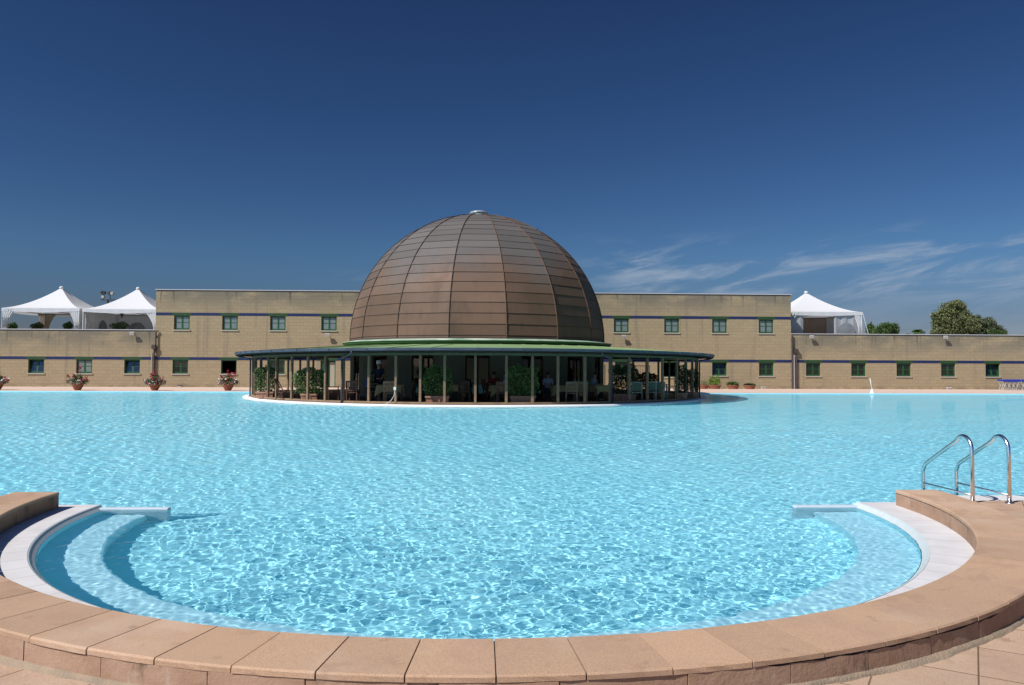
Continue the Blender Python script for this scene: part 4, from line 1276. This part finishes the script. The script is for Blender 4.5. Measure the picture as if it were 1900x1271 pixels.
# ------------------------------------------------------------------ planters, plants
def hedge(px0, px1, ytop, ybase, lab, box=None, dark=False, seed=1, thick=.62, name='hedge_planter', group='hedges in terracotta planters', base_z=ZP, flowers=0):
    xm = (px0 + px1) / 2; b = P(xm, ybase, z=base_z); Y = b.y; kk = (b - Vector((0, 0, EYE))).length / FPX * .995
    wdt = (px1 - px0) * kk; h = P(xm, ytop, Y=Y).z - base_z
    t = thing(name, lab, 'planter', (b.x, b.y + thick / 2, base_z), 0, group)
    bw = .40 * wdt if box is None else box * wdt; bh = .32
    mb = MB(); z = bh
    mb.add([(-bw * .93, -.24, 0), (bw * .93, -.24, 0), (bw * .93, .24, 0), (-bw * .93, .24, 0), (-bw, -.29, z), (bw, -.29, z), (bw, .29, z), (-bw, .29, z)],
           [(0, 3, 2, 1), (0, 1, 5, 4), (1, 2, 6, 5), (2, 3, 7, 6), (3, 0, 4, 7)])
    mb.box(-bw - .02, bw + .02, -.31, -.26, z - .07, z + .002); mb.box(-bw - .02, bw + .02, .26, .31, z - .07, z + .002); mb.box(-bw - .02, -bw + .03, -.26, .26, z - .07, z + .002); mb.box(bw - .03, bw + .02, -.26, .26, z - .07, z + .002)
    mb.box(-bw + .03, bw - .03, -.26, .26, z - .05, z - .02)
    for s in (-.35, .1):        # raised swags on the box front
        mb.tube([(bw * s, -.275, z * .8), (bw * (s + .12), -.285, z * .45), (bw * (s + .05), -.275, z * .1)], .018, 5)
    mb.build('planter_box', M['terra_box'], t)
    g = np.random.default_rng(seed); n = int(5200 * wdt * h / 3); hb = bh + .02
    u = g.uniform(-1, 1, n); v = g.uniform(-1, 1, n); w_ = g.random(n) ** .8
    ed = 1 - .16 * np.abs(u) ** 6
    bulge = .97 + .06 * np.sin(w_ * 9 + seed) + .05 * np.sin(w_ * 23 + seed * 2 + u * 4)
    x = u * wdt / 2 * bulge * (1 - .15 * (w_ < .1)); y = np.sign(v) * np.abs(v) ** .6 * thick / 2 * (1 + .15 * np.sin(u * 6 + w_ * 8 + seed))
    topv = 1 + .05 * np.sin(u * 5 + seed) + .03 * np.sin(u * 13)
    z = hb + (h - hb) * w_ * topv * ed
    leaves('foliage', np.stack([x, y, z], 1), .045, M['leaf_dark'] if dark else M['leaf'], t, seed)
    mb = MB()
    for s in (-.6, -.2, .25, .65): mb.tube([(bw * s, 0, z_ if False else .25) for z_ in (0,)] + [(bw * s * 1.1, .03, h * .5), (bw * s * 1.2, 0, h * .9)], .018, 5, cap=False)
    mb.build('stem', M['bark'], t)
    if flowers:
        c3 = np.stack([g.uniform(-.5, .1, flowers) * wdt, g.uniform(-.35, .1, flowers) * thick, h * g.uniform(.72, 1.02, flowers)], 1)
        leaves('flowers', c3, .06, M['fl_pink'], t, seed + 1, .8)
    return t


hedge(471, 509, 681, 739, 'square-clipped hedge in a terracotta box at the far left of the pavilion', seed=1)
hedge(544, 601, 684, 743.5, 'wide leafy hedge in a terracotta box beside the wooden folding chair', seed=2, box=.26)
hedge(784, 838, 680, 748.5, 'hedge in a swagged terracotta box left of the pavilion middle, next to the white cable', seed=3)
hedge(941, 1000, 679, 748.5, 'hedge in a swagged terracotta box just right of the pavilion middle', seed=4)
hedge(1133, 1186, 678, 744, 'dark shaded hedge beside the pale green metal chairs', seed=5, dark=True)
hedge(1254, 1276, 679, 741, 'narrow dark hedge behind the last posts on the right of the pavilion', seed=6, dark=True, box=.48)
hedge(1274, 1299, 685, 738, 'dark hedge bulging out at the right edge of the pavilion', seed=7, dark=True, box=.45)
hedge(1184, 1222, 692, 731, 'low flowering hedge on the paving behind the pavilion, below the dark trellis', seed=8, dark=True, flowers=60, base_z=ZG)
# trellises behind the pavilion
for px0, px1, y0, y1, lab in ((1176, 1206, 678, 724, 'dark wooden trellis behind the flowering hedge'), (1115, 1123, 677, 724, 'narrow dark trellis seen beside the drum wall')):
    Y = 57.5; a, b = P(px0, y0, Y=Y), P(px1, y1, Y=Y)
    t = thing('trellis', lab, 'trellis', ((a.x + b.x) / 2, Y, ZG)); w_ = (b.x - a.x) / 2; h = a.z - ZG
    mb = MB(); mb.box(-w_, -w_ + .05, -.02, .02, 0, h); mb.box(w_ - .05, w_, -.02, .02, 0, h); mb.box(-w_, w_, -.021, .021, h - .04, h + .01); mb.build('frame', M['teak'], t)
    mb = MB()
    for x_ in np.arange(-w_ + .15, w_ - .05, .17): mb.box(x_ - .01, x_ + .01, -.012, .0, .2, h - .04)
    for z_ in np.arange(.3, h - .1, .17): mb.box(-w_ + .05, w_ - .05, 0.0, .012, z_ - .01, z_ + .01)
    mb.build('lattice', M['teak'], t)

# flower bowls on the far edge
def flower_bowl(px, ybase, lab, seed, spikes):
    b = P(px, ybase, z=0.012); t = thing('flower_bowl', lab, 'flower bowl', (b.x, b.y, ZG if b.y > FAR + .3 else 0.0), 0, 'flower bowls along the far pool edge')
    g = np.random.default_rng(seed)
    mb = MB(); mb.lathe([(.001, 0), (.17, 0), (.20, .03), (.30, .22), (.35, .36), (.37, .38), (.37, .42), (.34, .42), (.33, .36), (.001, .36)], 24); mb.build('bowl', M['terra'], t, smooth=False)
    blobs = [(0, 0, .62, .55, .5, .26), (-.35, 0, .56, .38, .35, .22), (.38, 0, .56, .38, .35, .22), (0, 0, .85, .35, .3, .25)]
    leaves('foliage', blob_points(blobs, 900, seed, .3), .05, M['leaf'], t, seed)
    n = 110; a = g.uniform(0, 6.28, n); q = g.random(n)
    wh = np.stack([.70 * np.cos(a) * (.5 + .5 * q), .6 * np.sin(a) * (.5 + .5 * q) - .08, .42 + .36 * g.random(n)], 1)
    leaves('white_flowers', wh[::2], .048, M['fl_white'], t, seed + 1, .9)
    leaves('pink_flowers', wh[1::2], .050, M['fl_rose'], t, seed + 4, .9)
    pts = []
    mb = MB()
    for (dx, h0, h1, w_) in spikes:
        mb.tube([(dx * .3, -.05, .4), (dx * .8, -.08, h0)], .012, 5, cap=False)
        for _ in range(34):
            s = g.random(); pts.append((dx * (.8 + .2 * s) + g.normal() * w_ * (1 - .6 * s), g.normal() * w_ - .1, h0 + (h1 - h0) * s))
    leaves('red_flowers', np.array(pts), .05, M['fl_red'], t, seed + 2, .7)
    mb.build('flower_stems', M['leaf_dark'], t)


flower_bowl(-5, 723.5, 'terracotta bowl with red flowers cut off by the left picture edge', 31, [(.1, .9, 1.6, .06), (.45, .6, .85, .1), (.75, .55, .68, .06)])
flower_bowl(144, 724.2, 'terracotta flower bowl with one tall dark red spike, below the second window from the left', 32, [(.18, .8, 1.65, .07), (-.65, .8, 1.05, .06), (-.2, .85, 1.05, .06), (.62, .6, .95, .07)])
flower_bowl(287, 724.7, 'terracotta flower bowl with crimson blooms in front of the left downpipes', 33, [(0, .95, 1.3, .07), (-.15, .8, 1.1, .10), (.2, .6, .95, .14), (.55, .5, .9, .11)])
flower_bowl(423, 725.0, 'terracotta flower bowl with loose pink-red stems in front of the open dark window', 34, [(.5, .9, 1.35, .06), (0, .9, 1.35, .05), (.25, .9, 1.2, .08), (-.45, .85, 1.0, .06), (0, .5, .75, .12)])
# low pots by the wall on the right
for px, y0, w_, h_, mat, lab, sd in ((1305, 720.8, .42, .45, 'leaf_olive', 'low terracotta pot with a sparse thin plant, nearest the pavilion on the right', 41), (1326, 720.8, .50, .78, 'leaf_lime', 'terracotta pot with a round bright lime-green bush', 42),
                                (1360, 720.8, .48, .30, 'leaf', 'terracotta trough with short dark green plants between the lime bush and the smallest pot', 43), (1391, 720.8, .45, .16, 'leaf_dark', 'reddish terracotta trough with hardly any plant, last in the row towards the downpipes', 44)):
    b = P(px, y0, Y=FACE - .9); t = thing('potted_plant', lab, 'potted plant', (b.x, FACE - .9, ZG), 0, 'pots along the wall on the right')
    mb = MB(); n = 18; vs = []
    for r, z in ((.32, 0), (.40, .22), (.43, .24), (.43, .30), (.39, .30), (.37, .24), (.001, .24)):
        for j in range(n): vs.append((w_ / .45 * r * 1.1 * math.cos(2 * math.pi * j / n), r * .6 * math.sin(2 * math.pi * j / n), z))
    mb.add(vs, [(i_ * n + j, i_ * n + (j + 1) % n, (i_ + 1) * n + (j + 1) % n, (i_ + 1) * n + j) for i_ in range(6) for j in range(n)]); mb.build('pot', M['terra'], t)
    dens = 160 if mat == 'leaf_olive' else 900
    leaves('foliage', blob_points([(0, 0, .27 + h_ * .5, w_ * 1.15, w_ * .55, h_ * .55), (w_ * .3, 0, .25 + h_ * .35, w_ * .7, w_ * .5, h_ * .4), (-w_ * .6, 0, .25 + h_ * .3, w_ * .5, w_ * .4, h_ * .35)], dens, sd, .2), .05, M[mat], t, sd)


# ------------------------------------------------------------------ furniture
def chair(px, py, face, style, lab, name='wooden_chair', z0=ZP):
    """face = degrees the sitter looks towards, 0 = away from the camera"""
    b = P(px, py, z=z0); t = thing(name, lab, 'chair', (b.x, b.y, z0), R(-face), 'chairs round the pavilion tables')
    m = M['oak'] if style in ('oak',) else (M['green_metal'] if style == 'green' else M['teak'])
    if style == 'fold':
        mb = MB(); mb.beam((-.21, -.30, 1.02), (-.21, .26, .0), .045, .03); mb.beam((.21, -.30, 1.02), (.21, .26, .0), .045, .03); mb.build('leg', m, t)
        mb = MB(); mb.beam((-.18, .27, .46), (-.18, -.22, 0), .045, .03); mb.beam((.18, .27, .46), (.18, -.22, 0), .045, .03); mb.build('leg', m, t)
        mb = MB()
        for k_ in range(6): mb.box(-.2, .2, -.22 + k_ * .085, -.15 + k_ * .085, .445, .468)
        mb.build('seat', m, t)
        mb = MB()
        for k_ in range(5):
            x_ = -.17 + k_ * .08; mb.beam((x_, -.12, .56), (x_, -.30, .98), .045, .014)
        mb.beam((-.21, -.11, .56), (.21, -.11, .56), .04, .03); mb.beam((-.23, -.305, 1.0), (.23, -.305, 1.0), .07, .03); mb.build('backrest', m, t)
        return t
    s = .032 if style == 'green' else .05
    for x_ in (-.24, .24):
        mb = MB(); mb.beam((x_, .23, 0), (x_, .23, .64 if style != 'green' else .42), s); mb.build('leg', m, t)
        mb = MB(); mb.beam((x_, -.22, 0), (x_, -.22, .46), s); mb.beam((x_, -.22, .46), (x_, -.30, .90), s); mb.build('leg', m, t)
    mb = MB(); mb.box(-.25, .25, -.22, .25, .40, .44); mb.build('seat', m if style != 'green' else M['green_mesh'], t, bevel=.008)
    if style == 'green':
        for y_ in (.24, -.22):
            mb = MB(); mb.beam((-.25, y_, .41), (.25, y_, .41), .035); mb.build('seat_rail', m, t)
        mb = MB(); mb.add([(-.22, -.235, .50), (.22, -.235, .50), (.22, -.31, .90), (-.22, -.31, .90), (-.22, -.25, .50), (.22, -.25, .50), (.22, -.325, .90), (-.22, -.325, .90)], [(0, 1, 2, 3), (7, 6, 5, 4), (0, 4, 5, 1), (2, 6, 7, 3)]); mb.build('backrest', M['green_mesh'], t)
        mb = MB(); mb.beam((-.25, -.305, .91), (.25, -.305, .91), .035); mb.build('back_rail', m, t)
    else:
        mb = MB(); mb.beam((-.24, -.235, .52), (.24, -.235, .52), .03, .06); mb.beam((-.25, -.305, .92), (.25, -.305, .92), .035, .08)
        for k_ in range(7):
            x_ = -.195 + k_ * .065; mb.beam((x_, -.238, .54), (x_, -.302, .90), .036, .014)
        mb.build('backrest', m, t)
    if style in ('oak', 'teak') or (style == 'green' and 'arm' in lab):
        for x_ in (-.26, .26):
            mb = MB(); mb.beam((x_, -.26, .65), (x_, .27, .65), .055, .028); 
            if style == 'green': mb.beam((x_, .23, .42), (x_, .23, .65), .03)
            mb.build('armrest', m, t)
    return t


def table(px, py, sx, sy, lab, cloth=None, rot=0, mat='oak'):
    b = P(px, py, z=ZP); t = thing('dining_table', lab, 'table', (b.x, b.y + sy / 2, ZP), R(rot), 'dining tables in the pavilion')
    mb = MB(); mb.box(-sx / 2, sx / 2, -sy / 2, sy / 2, .71, .74); mb.build('tabletop', M[mat], t, bevel=.006)
    for a_ in (-1, 1):
        for c_ in (-1, 1):
            mb = MB(); mb.beam((a_ * (sx / 2 - .07), c_ * (sy / 2 - .07), 0), (a_ * (sx / 2 - .07), c_ * (sy / 2 - .07), .71), .06); mb.build('leg', M[mat], t)
    if cloth:
        c = thing('tablecloth', cloth, 'tablecloth', (b.x, b.y + sy / 2, ZP + .745), R(rot), 'yellow tablecloths')
        per = []; n = 14; hx, hy = sx / 2 + .015, sy / 2 + .015
        for j in range(4 * n):
            s, u = divmod(j, n); u = -1 + 2 * u / n
            per.append([(u * hx, -hy), (hx, u * hy), (-u * hx, hy), (-hx, -u * hy)][s])
        mb = MB(); vs = [(0, 0, .004)]
        for lvl in range(6):
            for j, (x_, y_) in enumerate(per):
                corner = max(0, 1 - min(j % n, n - j % n) / 3.5); f_ = lvl / 5
                dpt = (.30 + .26 * corner) * f_; w_ = .035 * math.sin(j * 1.3) * f_ + .05 * f_ + .05 * corner * f_
                l_ = math.hypot(x_, y_); vs.append((x_ * (1 + w_ / l_), y_ * (1 + w_ / l_), .004 - dpt))
        m_ = len(per); fs = [(0, 1 + j, 1 + (j + 1) % m_) for j in range(m_)]
        fs += [(1 + l_ * m_ + j, 1 + (l_ + 1) * m_ + j, 1 + (l_ + 1) * m_ + (j + 1) % m_, 1 + l_ * m_ + (j + 1) % m_) for l_ in range(5) for j in range(m_)]
        mb.add(vs, fs); o = mb.build('cloth', M['cloth'], c, smooth=True)
    return t


chair(521, 741.5, 100, 'fold', 'dark teak folding chair between the two left hedges', 'folding_chair')
chair(618, 743.5, 80, 'teak', 'dark teak armchair right of the wide left hedge')
chair(655, 745, 8, 'teak', 'reddish teak armchair with its back to the pool, just right of the left downpipe')
table(722, 743.8, 1.25, .9, 'dining table under a yellow cloth on the left side of the pavilion', 'yellow tablecloth left of the pavilion middle, behind the slatted oak armchair', 6)
chair(724, 746.5, 4, 'oak', 'pale oak armchair with vertical slats standing in front of the left yellow tablecloth')
chair(696, 743, 85, 'oak', 'pale oak armchair at the left end of the left table')
chair(757, 744, -80, 'teak', 'dark armchair at the right end of the left table')
table(840, 743.5, 1.1, .85, 'dining table behind the hedge left of the middle', 'dim yellow tablecloth half hidden behind the hedge left of the middle', -4)
chair(862, 745.5, 6, 'teak', 'teak armchair left of the middle post, back to the pool')
chair(908, 743, 70, 'teak', 'dark armchair right of the middle post, turned to the table')
table(930, 744.5, 1.0, .85, 'dining table between the middle post and the right hedge', 'yellow tablecloth with long hanging corners left of the right middle hedge', 12)
chair(933, 747.5, 10, 'teak', 'dark armchair in front of the tablecloth with long corners')
table(1050, 744.2, 1.35, .95, 'large dining table right of the middle', 'broad yellow tablecloth falling to a point, under two seated guests on the right', 8)
chair(1060, 746.8, 4, 'oak', 'light armchair with its back to the pool in front of the broad yellow tablecloth')
chair(1077, 746.2, -14, 'oak', 'light armchair at the right corner of the broad yellow tablecloth')
chair(1095, 744.5, 80, 'teak', 'dark armchair beside the guest in grey')
table(1112, 744, 1.0, .8, 'dining table left of the right downpipe', 'dull yellow tablecloth left of the right downpipe', 35)
chair(1182, 744, 12, 'green', 'pale green metal chair nearest the dark hedge', 'metal_chair')
chair(1208, 743, 10, 'green', 'pale green metal chair in the middle of the three in a row', 'metal_chair')
chair(1223, 742.5, 4, 'green', 'pale green metal chair at the right of the three in a row', 'metal_chair')
chair(1246, 741.5, -85, 'green', 'green metal armchair seen from the side near the right hedges', 'metal_chair')
table(1212, 738.5, 1.6, .9, 'bare dark table behind the pale green chairs', None, 0, 'teak')
# blue glass on the broad table
b = P(1059, 712, Y=P(1050, 744.2, z=ZP).y + .3)
t = thing('blue_jug', 'small blue glass jug on the broad yellow tablecloth', 'jug', (b.x, b.y, ZP + .755))
mb = MB(); mb.lathe([(.001, 0), (.05, 0), (.065, .07), (.05, .15), (.06, .20), (.055, .2), (.045, .15), (.001, .14)], 16); mb.build('body', mk('blue_glass', (.02, .07, .30), .1, .6), t, smooth=True)
mb = MB(); mb.tube([(.05, 0, .17), (.1, 0, .14), (.1, 0, .08), (.055, 0, .05)], .008, 6); mb.build('handle', mk('blue_glass', (.02, .07, .30), .1, .6), t, smooth=True)


# ------------------------------------------------------------------ people
def skin(name, verts, edges, radii, mat, parent, sub=1):
    me = bpy.data.meshes.new(name); me.from_pydata(verts, edges, []); me.materials.append(mat)
    o = bpy.data.objects.new(name, me); COL.objects.link(o); o.parent = parent
    me.skin_vertices or me.attributes
    md = o.modifiers.new('skin', 'SKIN'); md.use_smooth_shade = True
    if not me.skin_vertices:
        bpy.context.view_layer.objects.active = o
        bm_ = bmesh.new(); bm_.from_mesh(me); bm_.verts.layers.skin.verify(); bm_.to_mesh(me); bm_.free()
    for i_, r in enumerate(radii):
        sv = me.skin_vertices[0].data[i_]; sv.radius = (r, r) if not isinstance(r, tuple) else r
    me.skin_vertices[0].data[0].use_root = True
    s = o.modifiers.new('sub', 'SUBSURF'); s.levels = sub; s.render_levels = sub
    return o


def person(px, py, face, lab, shirt, pants, hair, seated=True, z0=ZP, hat=None, skin_c=(.42, .25, .17), lean=.0):
    b = P(px, py, z=z0); t = thing('person', lab, 'person', (b.x, b.y, z0), R(180 - face))
    sk_m = mk('skin', skin_c, .55, .3)
    # local frame: the figure looks towards -Y
    J = {}
    H = .50 if seated else .95
    J['pel'] = (0, .06, H + .04); J['sp'] = (0, .07 - lean * .3, H + .24); J['ch'] = (0, .05 - lean * .8, H + .44); J['nk'] = (0, .04 - lean, H + .60); J['hb'] = (0, .01 - lean, H + .69); J['hm'] = (0, -.005 - lean, H + .76); J['ht'] = (0, .01 - lean, H + .84)
    J['nose'] = (0, -.095 - lean, H + .735)
    for s, n_ in ((-1, 'l'), (1, 'r')):
        J['sh' + n_] = (s * .185, .05 - lean, H + .53); 
        if seated:
            J['el' + n_] = (s * .25, -.02 - lean, H + .28); J['wr' + n_] = (s * .15, -.25 - lean, H + .29)
            J['hp' + n_] = (s * .10, .03, H); J['kn' + n_] = (s * .13, -.40, H + .03); J['an' + n_] = (s * .13, -.36, .09); J['to' + n_] = (s * .14, -.55, .04)
        else:
            J['el' + n_] = (s * .25, .06, H + .27); J['wr' + n_] = (s * .22, -.10, H + .08)
            J['hp' + n_] = (s * .10, .05, H - .04); J['kn' + n_] = (s * .11, .0, .50); J['an' + n_] = (s * .12, .05, .09); J['to' + n_] = (s * .13, -.13, .04)
    RAD = {'pel': .135, 'sp': .12, 'ch': .135, 'nk': .05, 'hb': .062, 'hm': .088, 'ht': .07, 'nose': .016, 'sh': .055, 'el': .04, 'wr': .027, 'hp': .09, 'kn': .055, 'an': .037, 'to': .032}
    ED = [('pel', 'sp'), ('sp', 'ch'), ('ch', 'nk'), ('nk', 'hb'), ('hb', 'hm'), ('hm', 'ht'), ('hm', 'nose')]
    for n_ in 'lr': ED += [('ch', 'sh' + n_), ('sh' + n_, 'el' + n_), ('el' + n_, 'wr' + n_), ('pel', 'hp' + n_), ('hp' + n_, 'kn' + n_), ('kn' + n_, 'an' + n_), ('an' + n_, 'to' + n_)]
    for s, n_ in ((-1, 'l'), (1, 'r')):
        w_ = Vector(J['wr' + n_]); d = (w_ - Vector(J['el' + n_])).normalized(); side = Vector((s, 0, 0)); side = (side - d * side.dot(d)).normalized(); dn = d.cross(side) * s
        if dn.z > 0: dn = -dn
        pm_ = w_ + d * .07; J['pa' + n_] = tuple(pm_); RAD['pa'] = .026; ED.append(('wr' + n_, 'pa' + n_))
        for f_ in range(4):
            a_ = pm_ + side * (.027 - f_ * .018) + d * .02; ln = (.062, .072, .066, .05)[f_]
            b_ = a_ + d * ln * .55; c_ = b_ + (d * .5 + dn * .6).normalized() * ln * .5
            J[f'fa{f_}{n_}'] = tuple(a_); J[f'fb{f_}{n_}'] = tuple(b_); J[f'fc{f_}{n_}'] = tuple(c_)
            ED += [('pa' + n_, f'fa{f_}{n_}'), (f'fa{f_}{n_}', f'fb{f_}{n_}'), (f'fb{f_}{n_}', f'fc{f_}{n_}')]
        th = w_ + d * .03 - side * .03; te = th + (d * .8 - side * .5 + dn * .2).normalized() * .05
        J['ta' + n_] = tuple(th); J['tb' + n_] = tuple(te); ED += [('wr' + n_, 'ta' + n_), ('ta' + n_, 'tb' + n_)]
    def rad(k_):
        if k_ in RAD: return RAD[k_]
        if k_[:-1] in RAD: return RAD[k_[:-1]]
        return .009
    ks = list(J); ix = {k_: i_ for i_, k_ in enumerate(ks)}
    skin('body', [J[k_] for k_ in ks], [(ix[a_], ix[c_]) for a_, c_ in ED], [rad(k_) for k_ in ks], sk_m, t)
    sh = ['pel', 'sp', 'ch', 'nk', 'shl', 'shr', 'ell', 'elr']; six = {k_: i_ for i_, k_ in enumerate(sh)}
    J2 = dict(J); J2['nk'] = tuple(Vector(J['ch']).lerp(Vector(J['nk']), .72))
    skin('shirt', [J2[k_] for k_ in sh], [(six[a_], six[c_]) for a_, c_ in (('pel', 'sp'), ('sp', 'ch'), ('ch', 'nk'), ('ch', 'shl'), ('ch', 'shr'), ('shl', 'ell'), ('shr', 'elr'))],
         [rad(k_) * 1.14 + .01 for k_ in sh[:3]] + [.062] + [.074, .074, .056, .056], mk('shirt_cloth', shirt, .85), t)
    tr_ = ['pel', 'hpl', 'hpr', 'knl', 'knr', 'anl', 'anr']; tix = {k_: i_ for i_, k_ in enumerate(tr_)}
    skin('trousers', [J[k_] for k_ in tr_], [(0, 1), (0, 2), (1, 3), (2, 4), (3, 5), (4, 6)], [.16, .11, .11, .075, .075, .06, .06], mk('trouser_cloth', pants, .85), t)
    hx = Vector(J['hm'])
    mb = MB(); mb.lathe([(.096, -.035), (.104, .02), (.098, .07), (.07, .108), (.001, .125)], 16, (0, 0)); mb.v = [(v[0] * .92 + hx.x, v[1] * 1.02 + hx.y + .022, v[2] + hx.z) for v in mb.v]
    mb.build('hair', mk('hair', hair, .7), t, smooth=True)
    mb = MB()
    for s in (-.032, .032): mb.lathe([(.001, -.009), (.009, 0), (.001, .009)], 8, (hx.x + s, hx.y - .078)); 
    mb.v = [(v[0], v[1], v[2] + hx.z + .005) for v in mb.v]; mb.build('eyes', M['dark_metal'], t)
    mb = MB(); mb.box(-.025, .025, hx.y - .082, hx.y - .07, hx.z - .062, hx.z - .054); mb.build('mouth', mk('lips', (.3, .1, .08), .6), t)
    for s in (-1, 1):
        mb = MB(); mb.lathe([(.001, -.03), (.016, -.015), (.018, .01), (.001, .03)], 8, (s * .092, hx.y + .01)); mb.v = [(v[0], v[1], v[2] + hx.z) for v in mb.v]; mb.build('ear', sk_m, t, smooth=True)
    if hat:
        mb = MB(); mb.lathe([(.112, .03), (.116, .06), (.13, .16), (.12, .20), (.001, .21)], 18); mb.v = [(v[0] + hx.x, v[1] + hx.y + .015, v[2] + hx.z) for v in mb.v]; mb.build('cap', mk('cap_cloth', hat, .85), t, smooth=True)
    return t


person(702, 741.5, 200, 'person standing in dark clothes and a white cap behind the left table', (.02, .025, .05), (.02, .02, .03), (.04, .03, .02), seated=False, hat=(.75, .75, .73))
person(686, 742.5, 90, 'person in a blue shirt seated at the left end of the left table', (.03, .08, .32), (.05, .05, .06), (.03, .02, .015))
person(916, 741.5, 180, 'person in a dull red shirt seated right of the middle post', (.22, .035, .02), (.05, .05, .06), (.03, .02, .015))
person(941, 743.5, -95, 'person in a light blue shirt seated behind a post beside the right middle hedge', (.45, .52, .75), (.06, .06, .08), (.05, .035, .025), lean=.12)
person(1017, 743, 170, 'person in a pale checked shirt seated alone left of the broad yellow tablecloth', (.35, .38, .50), (.05, .05, .07), (.02, .015, .012))
person(1101, 743, 120, 'person in a grey shirt leaning over the table left of the right downpipe', (.24, .27, .33), (.04, .04, .05), (.02, .015, .012), lean=.10)
chair(1017, 742.3, 170 - 180, 'teak', 'dark chair under the person in the pale checked shirt')

# ------------------------------------------------------------------ things on the far right edge
for px0, y0, y1, lab, ln in ((1593, 702, 728, 'white post with a flared foot on the far pool edge below a window, leaning slightly', 4), (1889, 704, 728, 'upright white post with a flared foot in front of the blue folded sunbeds', 0)):
    b = P(px0, y1, z=0.0); t = thing('pool_post', lab, 'post', (b.x, FAR + .25, 0.0)); h = P(px0, y0, Y=FAR + .25).z
    mb = MB(); mb.tube([(0, 0, .12), (-ln * .035, 0, h)], [.026, .022], 10); mb.build('pole', M['white_metal'], t, smooth=True)
    mb = MB(); mb.lathe([(.17, 0), (.15, .03), (.11, .12), (.07, .24), (.05, .30)], 18); mb.build('foot', M['white_metal'], t, smooth=True)
for k_, px0 in enumerate((1857, 1891)):
    Y = FACE - 1.6; a, b = P(px0, 703, Y=Y), P(px0 + 32, 722, Y=Y); w_ = b.x - a.x; h = a.z - ZG
    t = thing('folded_sunbeds', ('row of folded sunbeds with blue canvas tops left of the upright white post', 'row of folded sunbeds with blue canvas tops right of the upright white post')[k_], 'folded sunbeds', (a.x, Y, ZG), 0, 'folded sunbeds by the wall')
    mb = MB(); mb.box(0, w_ - .04, -.25, .45, h - .17, h - .05); mb.box(0, w_ - .04, -.27, -.25, h - .22, h - .03); mb.build('canvas', M['blue_canvas'], t, bevel=.02)
    mb = MB(); n = 4
    for j in range(n):
        x0 = w_ * j / n + .03; x1 = w_ * (j + 1) / n - .05
        for y_ in (-.22, .0, .3):
            mb.beam((x0, y_, 0), (x1, y_, h - .2), .035); mb.beam((x1, y_ + .03, 0), (x0, y_ + .03, h - .2), .035)
        mb.beam((x0, -.24, h * .28), (x1, -.24, h * .28), .03)
    mb.build('frame', M['lamp_body'], t)
for o in list(sc.objects):
    if o.type == 'MESH' and o.name.startswith(('pavement',)): pass
